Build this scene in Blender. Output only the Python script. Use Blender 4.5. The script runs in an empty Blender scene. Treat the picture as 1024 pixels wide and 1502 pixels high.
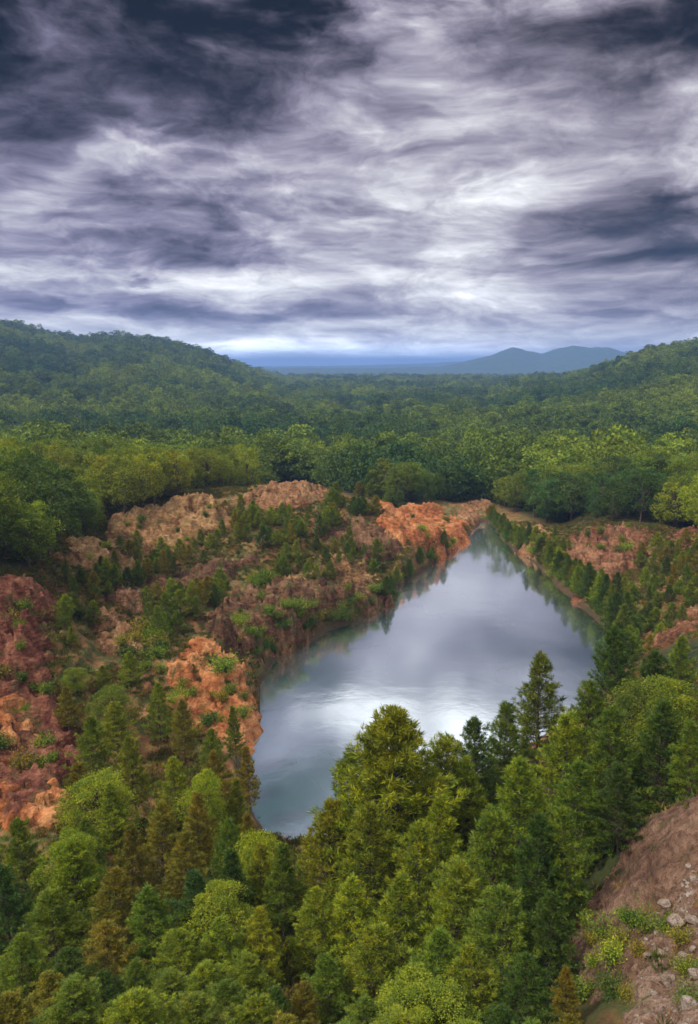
import bpy, math, random
import numpy as np
from mathutils import Vector

rnd = random.Random(7)
rng = np.random.default_rng(7)
scene = bpy.context.scene
COL = scene.collection
R = math.radians

# ------------------------------------------------------------------ camera
H, PITCH, F, CX, CY = 50.0, R(10.4), 1179.0, 512.0, 751.0
cp, sp = math.cos(PITCH), math.sin(PITCH)
cam_d = bpy.data.cameras.new('camera')
cam = bpy.data.objects.new('camera', cam_d)
COL.objects.link(cam)
cam_d.sensor_fit = 'VERTICAL'
cam_d.angle = 2 * math.atan(751.0 / F)
cam_d.clip_start, cam_d.clip_end = 0.5, 60000
cam.location = (0, 0, H)
cam.rotation_euler = (R(90) - PITCH, 0, 0)
scene.camera = cam

def ray(px, py):
    u, v = (px - CX) / F, (CY - py) / F
    return np.array([u, cp + v * sp, -sp + v * cp])
def PZ(px, py, z):
    d = ray(px, py); t = (z - H) / d[2]
    return (d[0] * t, d[1] * t, z)
def PY(px, py, Y):
    d = ray(px, py); t = Y / d[1]
    return (d[0] * t, Y, H + d[2] * t)
def project(x, y, z):
    zc = y * cp - (z - H) * sp
    v = (y * sp + (z - H) * cp) / zc
    return CX + F * x / zc, CY - F * v

# ------------------------------------------------------------------ numpy noise
def _hash(ix, iy, s):
    n = (ix.astype(np.int64) * 374761393 + iy.astype(np.int64) * 668265263 + s * 1442695041) & 0xffffffff
    n = ((n ^ (n >> 13)) * 1274126177) & 0xffffffff
    return ((n ^ (n >> 16)) & 0xffff) / 65535.0
def vnoise(x, y, s=0):
    ix, iy = np.floor(x), np.floor(y)
    fx, fy = x - ix, y - iy
    fx, fy = fx * fx * (3 - 2 * fx), fy * fy * (3 - 2 * fy)
    a, b = _hash(ix, iy, s), _hash(ix + 1, iy, s)
    c, d = _hash(ix, iy + 1, s), _hash(ix + 1, iy + 1, s)
    return (a + (b - a) * fx) * (1 - fy) + (c + (d - c) * fx) * fy
def fbm(x, y, octv=4, s=0, gain=0.5):
    t, a, n = 0, 1.0, 0
    for k in range(octv):
        t = t + a * (vnoise(x, y, s + k * 17) - 0.5); n += a
        a *= gain; x, y = x * 2.03 + 11.3, y * 2.03 + 5.7
    return t / n
def blocks(x, y, s=0):
    '''broken-block relief: each cell its own height and tilt'''
    ix, iy = np.floor(x), np.floor(y); best = np.full(x.shape, 9e9); val = np.zeros(x.shape)
    for dx in (-1, 0, 1):
        for dy in (-1, 0, 1):
            cx, cy = ix + dx, iy + dy
            qx, qy = x - cx - _hash(cx, cy, s), y - cy - _hash(cx, cy, s + 1)
            d = np.maximum(np.abs(qx), np.abs(qy)) + .35 * (qx * qx + qy * qy)
            v = _hash(cx, cy, s + 2) - .5 + qx * (_hash(cx, cy, s + 3) - .5) * 1.1 + qy * (_hash(cx, cy, s + 4) - .5) * 1.1
            m = d < best; best = np.where(m, d, best); val = np.where(m, v, val)
    return val
def sstep(a, b, x):
    t = np.clip((x - a) / (b - a), 0, 1)
    return t * t * (3 - 2 * t)

def poly_sd(poly, x, y):
    """signed distance to a plan polygon, positive outside"""
    poly = np.asarray(poly, float)[:, :2]
    d2 = np.full(x.shape, 1e18); inside = np.zeros(x.shape, bool)
    n = len(poly)
    for i in range(n):
        ax, ay = poly[i]; bx, by = poly[(i + 1) % n]
        ex, ey = bx - ax, by - ay
        t = np.clip(((x - ax) * ex + (y - ay) * ey) / (ex * ex + ey * ey + 1e-12), 0, 1)
        d2 = np.minimum(d2, (x - ax - t * ex) ** 2 + (y - ay - t * ey) ** 2)
        if ay != by:
            c = ((ay > y) != (by > y)) & (x < (bx - ax) * (y - ay) / (by - ay) + ax)
            inside ^= c
    d = np.sqrt(d2)
    return np.where(inside, -d, d)

def smooth_poly(pts, n=2):
    pts = [tuple(p[:2]) for p in pts]
    for _ in range(n):
        out = []
        for i in range(len(pts)):
            a, b = pts[i], pts[(i + 1) % len(pts)]
            out += [(.75 * a[0] + .25 * b[0], .75 * a[1] + .25 * b[1]), (.25 * a[0] + .75 * b[0], .25 * a[1] + .75 * b[1])]
        pts = out
    return pts

# ------------------------------------------------------------------ terrain
LAKE_PX = [(708, 764), (722, 768), (738, 796), (776, 818), (812, 856), (852, 890), (884, 918), (900, 960),
           (880, 1040), (790, 1110), (660, 1180), (540, 1235), (420, 1256), (392, 1240), (372, 1200), (362, 1140),
           (364, 1100), (384, 1056), (384, 1000), (398, 966), (436, 952), (470, 926), (520, 912), (556, 898),
           (572, 872), (606, 846), (640, 826), (676, 800), (694, 778)]
LAKE = smooth_poly([PZ(px, py, 0) for px, py in LAKE_PX], 2)

CTRL = [PY(*p) for p in [
    # left ledges, stepping up from the water to the wood behind
    (430, 905, 146), (400, 880, 150), (345, 890, 143), (320, 935, 130), (350, 850, 165), (300, 862, 160), (320, 815, 172), (240, 845, 163),
    (400, 800, 178), (200, 832, 166), (160, 800, 176), (230, 762, 188), (300, 742, 198), (130, 800, 170), (420, 708, 222), (420, 745, 205),
    (480, 745, 208), (480, 820, 178), (540, 780, 195), (530, 860, 172), (560, 740, 212),
    (300, 952, 117), (240, 975, 112), (300, 1080, 98), (350, 985, 115), (200, 930, 125), (150, 910, 128), (130, 945, 122),
    (40, 868, 108), (-60, 860, 108), (80, 880, 108), (100, 950, 108), (110, 1040, 95), (30, 1205, 72), (90, 1190, 72), (-60, 1180, 75), (100, 870, 128), (40, 830, 128),
    # orange bluff and far tip
    (620, 750, 248), (580, 762, 240), (660, 762, 246), (620, 800, 226), (690, 740, 268), (710, 750, 262), (780, 790, 246), (800, 775, 250),
    # right shore
    (890, 778, 205), (850, 792, 200), (930, 785, 206), (860, 850, 186), (900, 850, 186), (930, 860, 178), (975, 880, 150), (960, 930, 135), (1010, 900, 140), (1024, 780, 212),
    (920, 960, 123)]] + [
    # floor of the left hollow, near slope, right bank
    (-38, 90, 4.5), (-28, 84, 4), (-20, 86, 3.5), (-25, 70, 5), (-14, 74, 3), (-32, 60, 8), (-15, 60, 6.5), (0, 68, 3.5), (-25, 48, 11), (-8, 48, 10), (5, 55, 7),
    (-22, 36, 17), (-8, 36, 16.5), (3, 40, 13), (0, 30, 19), (-15, 26, 24), (0, 20, 27), (-12, 15, 34), (0, 8, 40), (0, -5, 47), (-30, 0, 44), (30, 0, 42),
    (-60, 30, 24), (-60, 60, 18),
    (10, 62, 7), (20, 70, 7), (28, 80, 8), (36, 95, 6.5), (45, 110, 8), (32, 66, 12), (45, 80, 15), (60, 100, 17), (75, 130, 18), (48, 60, 22), (70, 75, 27),
    (10, 46, 11), (16, 48, 14), (20, 46, 20.5), (27, 50, 23.0), (34, 46, 27), (10, 38, 14.5), (13, 34, 19), (17, 38, 21.5), (15, 27, 24), (22, 38, 23.5), (22, 30, 26), (30, 34, 29), (17, 20, 29), (45, 40, 33), (8, 28, 20.5),
    # surroundings
    (-60, 128, 19), (-75, 110, 21), (-60, 160, 19), (-90, 180, 20), (-60, 215, 15), (-20, 232, 14), (10, 262, 5), (40, 275, 3), (80, 240, 9), (110, 220, 12), (75, 205, 11),
    (-110, 260, 10), (-50, 270, 8), (0, 300, 3), (60, 310, 2), (120, 290, 6), (-150, 100, 32), (-130, 0, 45), (130, 0, 50), (130, 120, 32), (160, 220, 20), (-160, 220, 22),
    (-100, 340, 4), (0, 350, 0), (100, 350, 2), (0, -60, 52), (-190, 340, 8), (190, 340, 8)]
CTRL = np.array(CTRL, float)
_c2 = 5.0 ** 2
def _phi(dx, dy): return np.sqrt(dx * dx + dy * dy + _c2)
_A = _phi(CTRL[:, None, 0] - CTRL[None, :, 0], CTRL[:, None, 1] - CTRL[None, :, 1]) - np.eye(len(CTRL)) * 1.2
_m = CTRL[:, 2].mean()
_W = np.linalg.solve(_A, CTRL[:, 2] - _m)

def el_px(py): return math.atan((CY - py) / F) - PITCH
def crest(prof, dist):
    xs = np.array([math.atan((p[0] - CX) / F) for p in prof])
    zs = np.array([H + math.tan(el_px(p[1])) * dist - p[2] for p in prof])
    return lambda az: np.interp(az, xs, zs)
C_LEFT = crest([(-900, 470, 12), (-400, 472, 12), (-100, 474, 12), (0, 482, 12), (40, 487, 12), (90, 499, 12), (140, 502, 12), (190, 500, 12), (240, 506, 12), (300, 519, 12), (345, 538, 12), (385, 553, 12), (430, 566, 12), (520, 575, 12), (600, 585, 12)], 1900.)
C_RIGHT = crest([(560, 590, 12), (700, 578, 12), (770, 562, 12), (815, 560, 12), (850, 552, 12), (900, 534, 12), (950, 519, 12), (1024, 508, 12), (1200, 498, 12), (1700, 490, 12)], 1400.)
C_MID = crest([(-600, 520, 0), (200, 560, 0), (420, 563, 0), (520, 566, 0), (640, 570, 0), (740, 566, 0), (800, 555, 0), (860, 548, 0), (1000, 540, 0), (1600, 530, 0)], 3600.)
C_BLUE = crest([(-900, 530, 0), (300, 545, 0), (380, 541, 0), (480, 540, 0), (560, 540, 0), (640, 538, 0), (675, 532, 0), (705, 524, 0), (728, 517, 0), (748, 511, 0), (768, 517, 0), (790, 521, 0), (812, 514, 0), (835, 509, 0), (862, 513, 0),
                (885, 511, 0), (910, 518, 0), (960, 522, 0), (1100, 516, 0), (1600, 510, 0)], 6000.)
C_BACK = crest([(-900, 530, 0), (300, 538, 0), (500, 537, 0), (600, 534, 0), (700, 529, 0), (800, 520, 0), (950, 526, 0), (1600, 524, 0)], 9000.)

QUARRY = None
def far_fn(x, y):
    r = np.hypot(x, y); az = np.arctan2(x, np.maximum(y, 1e-3))
    h = -6 + 9 * fbm(x / 130, y / 130, 3, 3) + 0 * r
    h = h + np.where(r > 2200, -8, 0) * sstep(2200, 3200, r)
    front = sstep(0, 50, y)
    wob = 1 + .10 * fbm(az * 9, r / 500, 3, 8)
    L = C_LEFT(az); l = np.clip(L + 8, 0, None) * sstep(420, 1900, r * wob) ** 1.2 * (1 - sstep(1900, 3300, r))
    l = l * (1 + .22 * fbm(x / 260, y / 260, 3, 5) * (1 - sstep(1500, 1800, r) * .75))
    Rr = C_RIGHT(az); rr = np.clip(Rr + 8, 0, None) * sstep(300, 1400, r * wob) ** 1.1 * (1 - sstep(1400, 2600, r))
    rr = rr * (1 + .22 * fbm(x / 200, y / 200, 3, 6) * (1 - sstep(1000, 1300, r) * .75))
    M = np.clip(C_MID(az) + 14, 0, None) * np.exp(-((r - 3600) / 500.) ** 2) * (1 + .3 * fbm(x / 300, y / 300, 3, 9))
    B = np.clip(C_BLUE(az) + 14, 0, None) * np.exp(-(np.maximum(np.abs(r - 6000), 0) / 800.) ** 2) * (1 + .30 * fbm(x / 420, y / 420, 5, 12))
    K = np.clip(C_BACK(az) + 14, 0, None) * np.exp(-((r - 9000) / 1000.) ** 2)
    return h + front * (np.maximum(l, rr) + np.maximum(np.maximum(M, B), K))

def T(x, y, fine=True):
    x = np.asarray(x, float); y = np.asarray(y, float)
    shp = x.shape; x = x.ravel(); y = y.ravel()
    out = far_fn(x, y)
    near = (np.abs(x) < 300) & (y > -120) & (y < 430)
    if near.any():
        xn, yn = x[near], y[near]
        b = np.full(xn.shape, _m)
        for i in range(0, len(xn), 60000):
            sl = slice(i, i + 60000)
            b[sl] += _phi(xn[sl, None] - CTRL[None, :, 0], yn[sl, None] - CTRL[None, :, 1]) @ _W
        if fine:
            b += 2.0 * fbm(xn / 9, yn / 9, 4, 21) + 1.6 * (.25 - np.abs(fbm(xn / 6, yn / 6, 4, 27))) + .6 * fbm(xn / 2.2, yn / 2.2, 3, 22)
        if fine and QUARRY is not None:
            qm = sstep(2, -8, poly_sd(QUARRY, xn, yn)) * sstep(92, 104, yn) 
            st = 2.3; ph = .9 * fbm(xn / 16, yn / 16, 3, 91); q = b / st + ph; fl = np.floor(q)
            b = b + ((fl + sstep(.5, .98, q - fl) - ph) * st - b) * .75 * qm + qm * (.8 * blocks(xn / 3.2 + .4 * fbm(xn / 3, yn / 3, 2, 93), yn / 2.4, 95) + .35 * blocks(xn / 1.2, yn / 1.1, 96))
        sd = poly_sd(LAKE, xn, yn)
        if fine: sd = sd + 1.6 * fbm(xn / 5, yn / 5, 3, 31)
        b = np.where(sd < 0, np.maximum(-9, sd * .8), np.maximum(b * sstep(-.3, 2.2, sd), .12 + .75 * np.minimum(sd, 2.5)))
        w = sstep(345, 420, yn) 
        w = np.maximum(w, sstep(200, 290, np.abs(xn)))
        w = np.maximum(w, sstep(-50, -110, yn))
        out[near] = b * (1 - w) + out[near] * w
    return out.reshape(shp)
def T1(x, y): return float(T(np.array([x]), np.array([y]))[0])
def on_ground(px, py):
    """where the line of sight through a photo point meets the ground"""
    d = ray(px, py)
    t = np.exp(np.linspace(math.log(14), math.log(3000), 900))
    g = (H + d[2] * t) - T(d[0] * t, d[1] * t, False)
    k = int(np.argmax(g < 0)) if (g < 0).any() else len(t) - 1
    tt = t[k]
    return d[0] * tt, d[1] * tt

# ------------------------------------------------------------------ mesh helpers
def new_mesh(name, verts, faces, mat, smooth=False):
    me = bpy.data.meshes.new(name)
    verts = np.asarray(verts, np.float32); faces = np.asarray(faces, np.int32)
    nv, (nf, k) = len(verts), faces.shape
    me.vertices.add(nv); me.vertices.foreach_set('co', verts.ravel())
    me.loops.add(nf * k); me.loops.foreach_set('vertex_index', faces.ravel())
    me.polygons.add(nf)
    me.polygons.foreach_set('loop_start', np.arange(0, nf * k, k, dtype=np.int32))
    if smooth: me.polygons.foreach_set('use_smooth', np.ones(nf, bool))
    me.update(calc_edges=True); me.validate()
    if mat: me.materials.append(mat)
    return me
def link(name, me, parent=None):
    o = bpy.data.objects.new(name, me); COL.objects.link(o)
    if parent: o.parent = parent
    return o
def tag(o, label=None, cat=None, group=None, kind=None):
    if label: o['label'] = label
    if cat: o['category'] = cat
    if group: o['group'] = group
    if kind: o['kind'] = kind
    return o

def tube(pts, rad, sides=6):
    """vertices and quads of a bent tapering tube"""
    pts = np.asarray(pts, float); n = len(pts)
    tan = np.gradient(pts, axis=0); tan /= np.linalg.norm(tan, axis=1)[:, None] + 1e-9
    ref = np.where(np.abs(tan[:, 2:3]) > .9, np.array([[1., 0, 0]]), np.array([[0, 0, 1.]]))
    a = np.cross(tan, ref); a /= np.linalg.norm(a, axis=1)[:, None] + 1e-9
    b = np.cross(tan, a)
    th = np.linspace(0, 2 * np.pi, sides, endpoint=False)
    v = pts[:, None] + np.asarray(rad)[:, None, None] * (a[:, None] * np.cos(th)[None, :, None] + b[:, None] * np.sin(th)[None, :, None])
    i = np.arange(n - 1)[:, None] * sides; j = np.arange(sides)[None]; k = (j + 1) % sides
    f = np.stack([i + j, i + k, i + sides + k, i + sides + j], -1).reshape(-1, 4)
    return v.reshape(-1, 3), f
class Acc:
    def __init__(s): s.v, s.f, s.n = [], [], 0
    def add(s, v, f):
        s.v.append(v); s.f.append(np.asarray(f) + s.n); s.n += len(v)
    def mesh(s, name, mat, smooth=False): return new_mesh(name, np.concatenate(s.v), np.concatenate(s.f), mat, smooth)
def blades(base, direc, length, width, r):
    """narrow leaf blades: base points, directions"""
    n = len(base)
    d = direc / (np.linalg.norm(direc, axis=1)[:, None] + 1e-9)
    q = r.normal(size=(n, 3)); s = np.cross(d, q); s /= np.linalg.norm(s, axis=1)[:, None] + 1e-9
    L = length[:, None]; w = width[:, None]
    v = np.stack([base, base + d * L * .5 + s * w * .5, base + d * L, base + d * L * .5 - s * w * .5], 1)
    return v.reshape(-1, 3), np.arange(n * 4).reshape(n, 4)

# ------------------------------------------------------------------ node helpers
class NT:
    def __init__(s, tree): s.t = tree; s.n = tree.nodes; s.l = tree.links
    def new(s, kind, **kw):
        nd = s.n.new(kind)
        for k, v in kw.items(): setattr(nd, k, v)
        return nd
    def put(s, sock, v):
        if isinstance(v, bpy.types.NodeSocket): s.l.new(v, sock)
        elif v is not None: sock.default_value = v
    def m(s, op, a, b=None, c=None, clamp=False):
        nd = s.new('ShaderNodeMath', operation=op, use_clamp=clamp)
        s.put(nd.inputs[0], a)
        if b is not None: s.put(nd.inputs[1], b)
        if c is not None: s.put(nd.inputs[2], c)
        return nd.outputs[0]
    def noise(s, vec, scale, detail=4, rough=.5, dist=0, col=False, dims='3D'):
        nd = s.new('ShaderNodeTexNoise', noise_dimensions=dims)
        if vec is not None: s.put(nd.inputs['Vector'], vec)
        s.put(nd.inputs['Scale'], scale); s.put(nd.inputs['Detail'], detail)
        s.put(nd.inputs['Roughness'], rough); s.put(nd.inputs['Distortion'], dist)
        return nd.outputs['Color' if col else 'Fac']
    def mix(s, fac, a, b, mode='MIX'):
        nd = s.new('ShaderNodeMix', data_type='RGBA', blend_type=mode)
        s.put(nd.inputs[0], fac); s.put(nd.inputs[6], a); s.put(nd.inputs[7], b)
        return nd.outputs[2]
    def rng(s, v, a, b, c=0., d=1.):
        nd = s.new('ShaderNodeMapRange'); nd.interpolation_type = 'SMOOTHSTEP'
        s.put(nd.inputs[0], v)
        for k, x in zip((1, 2, 3, 4), (a, b, c, d)): s.put(nd.inputs[k], x)
        return nd.outputs[0]
    def ramp(s, v, stops, interp='LINEAR'):
        nd = s.new('ShaderNodeValToRGB'); nd.color_ramp.interpolation = interp
        e = nd.color_ramp.elements
        while len(e) < len(stops): e.new(.5)
        for el, (p, c) in zip(e, stops): el.position = p; el.color = c if len(c) == 4 else (*c, 1)
        s.put(nd.inputs[0], v); return nd.outputs[0]
    def vmath(s, op, a, b=None, scale=None):
        nd = s.new('ShaderNodeVectorMath', operation=op)
        s.put(nd.inputs[0], a)
        if b is not None: s.put(nd.inputs[1], b)
        if scale is not None: s.put(nd.inputs['Scale'], scale)
        return nd.outputs[0]
    def comb(s, x, y, z=0.):
        nd = s.new('ShaderNodeCombineXYZ')
        for k, v in enumerate((x, y, z)): s.put(nd.inputs[k], v)
        return nd.outputs[0]
def material(name):
    m = bpy.data.materials.new(name); m.use_nodes = True
    g = NT(m.node_tree); g.n.clear()
    out = g.new('ShaderNodeOutputMaterial')
    return m, g, out
def c4(c): return (*c, 1.0)

def foliage_material(name, instanced=False, transl=.32, vary=1.0):
    m, g, out = material(name)
    if instanced:
        at = g.new('ShaderNodeAttribute', attribute_type='INSTANCER', attribute_name='tint')
        base = at.outputs['Color']; warm = 0.0
    else:
        oi = g.new('ShaderNodeObjectInfo')
        base = oi.outputs['Color']; warm = g.m('SUBTRACT', 1.0, oi.outputs['Alpha'])
    geo = g.new('ShaderNodeNewGeometry'); tc = g.new('ShaderNodeTexCoord')
    isl = geo.outputs['Random Per Island']
    lo = g.mix(1.0, base, (.48, .60, .70, 1), 'MULTIPLY')
    hi = g.mix(1.0, base, (1.85, 1.6, .85, 1), 'MULTIPLY')
    c = g.mix(g.rng(isl, 0, 1, .5 - .5 * vary, .5 + .5 * vary), lo, hi)
    cl = g.noise(tc.outputs['Object'], .7 if not instanced else .25, 2)
    c = g.mix(g.rng(cl, .35, .66), g.mix(1.0, c, (.72, .82, .9, 1), 'MULTIPLY'), g.mix(1.0, c, (1.35, 1.22, .9, 1), 'MULTIPLY'))
    if not instanced:
        sx = g.new('ShaderNodeSeparateXYZ'); g.put(sx.inputs[0], tc.outputs['Generated'])
        n2 = g.noise(tc.outputs['Object'], 1.1, 2)
        k = g.m('MULTIPLY', g.rng(g.m('ADD', sx.outputs[2], g.m('MULTIPLY', n2, .7)), .75, 1.35), warm, clamp=True)
        c = g.mix(k, c, (.26, .115, .02, 1))
    d = g.new('ShaderNodeBsdfPrincipled'); g.put(d.inputs['Base Color'], c)
    g.put(d.inputs['Roughness'], .62); g.put(d.inputs['Specular IOR Level'], .22)
    t = g.new('ShaderNodeBsdfTranslucent'); g.put(t.inputs['Color'], g.mix(1.0, c, (1.25, 1.2, .6, 1), 'MULTIPLY'))
    mx = g.new('ShaderNodeMixShader'); g.put(mx.inputs[0], transl)
    g.l.new(d.outputs[0], mx.inputs[1]); g.l.new(t.outputs[0], mx.inputs[2])
    g.l.new(mx.outputs[0], out.inputs['Surface'])
    return m
def bark_material():
    m, g, out = material('bark')
    tc = g.new('ShaderNodeTexCoord')
    mp = g.new('ShaderNodeMapping'); g.put(mp.inputs['Vector'], tc.outputs['Object']); mp.inputs['Scale'].default_value = (5, 5, 1.2)
    n = g.noise(mp.outputs[0], 1.5, 5, .6)
    c = g.ramp(n, [(.3, (.035, .024, .017)), (.55, (.10, .068, .047)), (.75, (.19, .14, .105))])
    d = g.new('ShaderNodeBsdfPrincipled'); g.put(d.inputs['Base Color'], c); g.put(d.inputs['Roughness'], .9)
    b = g.new('ShaderNodeBump'); g.put(b.inputs['Height'], n); g.put(b.inputs['Strength'], .6); g.put(b.inputs['Distance'], .05)
    g.l.new(b.outputs[0], d.inputs['Normal']); g.l.new(d.outputs[0], out.inputs['Surface'])
    return m
def rock_material(name, dark, mid, light, scale=1.0, weeds=.25):
    m, g, out = material(name)
    geo = g.new('ShaderNodeNewGeometry'); P = geo.outputs['Position']
    mp = g.new('ShaderNodeMapping'); g.put(mp.inputs['Vector'], P); mp.inputs['Scale'].default_value = (1, 1, 2.6)
    big = g.noise(P, .16 * scale, 4, .6, .6)
    med = g.noise(mp.outputs[0], .9 * scale, 6, .62, .4)
    v = g.new('ShaderNodeTexVoronoi', feature='DISTANCE_TO_EDGE')
    wp = g.vmath('ADD', mp.outputs[0], g.vmath('SCALE', g.noise(P, .8 * scale, 3, col=True), scale=1.6))
    g.put(v.inputs['Vector'], wp); g.put(v.inputs['Scale'], .55 * scale)
    crack = g.rng(v.outputs[0], .0, .05)
    f = g.m('ADD', g.m('MULTIPLY', big, .55), g.m('MULTIPLY', med, .45))
    c = g.ramp(f, [(.36, dark), (.48, mid), (.60, light)])
    gm = g.new('ShaderNodeMapping'); g.put(gm.inputs['Vector'], P); gm.inputs['Scale'].default_value = (1.6, 1.0, .22)
    gully = g.noise(g.vmath('ADD', gm.outputs[0], g.vmath('SCALE', g.noise(P, .5, 3, col=True), scale=1.2)), .9 * scale, 5, .6)
    c = g.mix(g.rng(gully, .38, .56, .65, 0.), c, g.mix(1.0, c, (.50, .44, .42, 1), 'MULTIPLY'))
    c = g.mix(g.m('MULTIPLY', g.rng(crack, 1., 0.), .35), c, g.mix(1.0, c, (.55, .5, .5, 1), 'MULTIPLY'))
    wn = g.rng(g.noise(P, .55, 5, .65), .52, .64)
    c = g.mix(g.m('MULTIPLY', wn, weeds), c, (.055, .075, .018, 1))
    fine = g.noise(P, 7 * scale, 5, .65)
    c = g.mix(.5, c, g.mix(1.0, c, g.ramp(fine, [(.3, (.5, .5, .5)), (.7, (1.5, 1.45, 1.4))]), 'MULTIPLY'))
    hgt = g.m('ADD', g.m('ADD', g.m('MULTIPLY', med, 1.2), g.m('MULTIPLY', gully, 1.0)), g.m('MULTIPLY', fine, .25))
    b = g.new('ShaderNodeBump'); g.put(b.inputs['Height'], hgt); g.put(b.inputs['Strength'], .9); g.put(b.inputs['Distance'], .6)
    d = g.new('ShaderNodeBsdfPrincipled'); g.put(d.inputs['Base Color'], c); g.put(d.inputs['Roughness'], .93); g.put(d.inputs['Specular IOR Level'], .2)
    g.l.new(b.outputs[0], d.inputs['Normal']); g.l.new(d.outputs[0], out.inputs['Surface'])
    return m

LEAF = foliage_material('foliage')
LEAF_NEAR = foliage_material('foliage_soft', False, .35, .45)
LEAF_FAR = foliage_material('foliage_distant', True, .25, .5)
BARK = bark_material()

BANK = [(12, 20), (13, 34), (18, 44), (24, 56), (50, 52), (60, 30), (40, 10)]
# ------------------------------------------------------------------ ground
def build_ground():
    az = np.concatenate([np.arange(-180, -42, 4.), np.arange(-42, 42, .16), np.arange(42, 180, 4.)])
    rr = np.concatenate([[0.01], np.linspace(2, 14, 10), np.exp(np.linspace(math.log(15), math.log(330), 430)),
                         np.exp(np.linspace(math.log(333), math.log(30000), 330))])
    A, RR = np.meshgrid(np.radians(az), rr)
    x, y = RR * np.sin(A), RR * np.cos(A)
    z = T(x, y)
    z = z + sstep(3000, 3600, RR) * 9 * fbm(x / 40, y / 40, 2, 77)
    n, m = x.shape
    v = np.stack([x, y, z], -1).reshape(-1, 3)
    i = np.arange(n - 1)[:, None] * m; j = np.arange(m)[None]; k = (j + 1) % m
    f = np.stack([i + j, i + k, i + m + k, i + m + j], -1).reshape(-1, 4)
    mt, g, out = material('ground')
    geo = g.new('ShaderNodeNewGeometry'); P = geo.outputs['Position']
    at = g.new('ShaderNodeAttribute', attribute_name='bare')
    n1 = g.noise(P, .10, 5, .6, .5); n2 = g.noise(P, .7, 6, .65); n3 = g.noise(P, 5, 4, .6)
    soil = g.ramp(g.m('ADD', g.m('MULTIPLY', n1, .6), g.m('MULTIPLY', n2, .4)),
                  [(.36, (.09, .04, .018)), (.46, (.19, .09, .038)), (.56, (.30, .15, .062)), (.66, (.38, .23, .11))])
    soil = g.mix(g.m('MULTIPLY', g.rng(n2, .47, .6), .75), soil, (.05, .062, .016, 1))
    szp = g.new('ShaderNodeSeparateXYZ'); g.put(szp.inputs[0], P)
    strata = g.noise(g.comb(g.m('MULTIPLY', n1, 3.), 0., g.m('MULTIPLY', szp.outputs[2], .9)), 1.6, 3, .6)
    soil = g.mix(.75, soil, g.mix(1.0, soil, g.ramp(strata, [(.35, (.5, .42, .38)), (.5, (1., 1., 1.)), (.65, (1.45, 1.4, 1.3))]), 'MULTIPLY'))
    soil = g.mix(g.m('MULTIPLY', g.rng(g.m('ADD', g.m('MULTIPLY', n2, .5), g.m('MULTIPLY', n1, .5)), .46, .56), .8), soil, (.055, .072, .018, 1))
    wood = g.ramp(n2, [(.3, (.012, .016, .006)), (.5, (.028, .034, .010)), (.7, (.05, .06, .016))])
    n4 = g.noise(P, .028, 4, .6)
    sz_ = g.new('ShaderNodeSeparateXYZ'); g.put(sz_.inputs[0], P)
    wet = g.m('MULTIPLY', g.rng(g.m('ADD', sz_.outputs[2], g.m('MULTIPLY', g.m('SUBTRACT', n2, .5), 2.)), .3, 1.6, .8, 0.), g.rng(sz_.outputs[1], 400, 300, 0., 1.))
    soil = g.mix(wet, soil, (.045, .032, .020, 1))
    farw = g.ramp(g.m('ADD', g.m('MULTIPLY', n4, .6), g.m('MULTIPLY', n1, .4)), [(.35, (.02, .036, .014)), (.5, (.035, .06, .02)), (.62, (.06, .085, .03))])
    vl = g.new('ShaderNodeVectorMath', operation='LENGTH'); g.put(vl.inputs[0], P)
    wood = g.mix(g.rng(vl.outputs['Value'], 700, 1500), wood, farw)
    c = g.mix(at.outputs['Fac'], wood, soil)
    b = g.new('ShaderNodeBump'); g.put(b.inputs['Height'], g.m('ADD', n2, g.m('MULTIPLY', n3, .3))); g.put(b.inputs['Strength'], .8); g.put(b.inputs['Distance'], .5)
    d = g.new('ShaderNodeBsdfPrincipled'); g.put(d.inputs['Base Color'], c); g.put(d.inputs['Roughness'], .95); g.put(d.inputs['Specular IOR Level'], .15)
    g.l.new(b.outputs[0], d.inputs['Normal']); g.l.new(d.outputs[0], out.inputs['Surface'])
    me = new_mesh('ground', v, f, mt, True)
    bare = 1 - sstep(-6, 6, np.minimum(poly_sd(QUARRY, v[:, 0], v[:, 1]), poly_sd(BANK, v[:, 0], v[:, 1]) * 1.5) + 10 * fbm(v[:, 0] / 14, v[:, 1] / 14, 3, 41))
    a = me.attributes.new('bare', 'FLOAT', 'POINT'); a.data.foreach_set('value', bare.astype(np.float32))
    return tag(link('ground', me), 'rolling red-brown and wooded ground around the quarry pit', kind='structure')

QUARRY = smooth_poly([on_ground(*p) for p in [(-40, 850), (90, 860), (110, 790), (220, 745), (330, 728), (420, 700), (540, 735), (600, 745), (690, 735), (730, 745), (800, 770), (860, 772), (940, 770), (1040, 790), (1060, 930), (930, 960), (900, 1010)]]
                     + [(30, 70), (10, 62), (0, 64), (-12, 64), (-22, 56), (-38, 60), (-55, 70)], 1)
build_ground()

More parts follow.
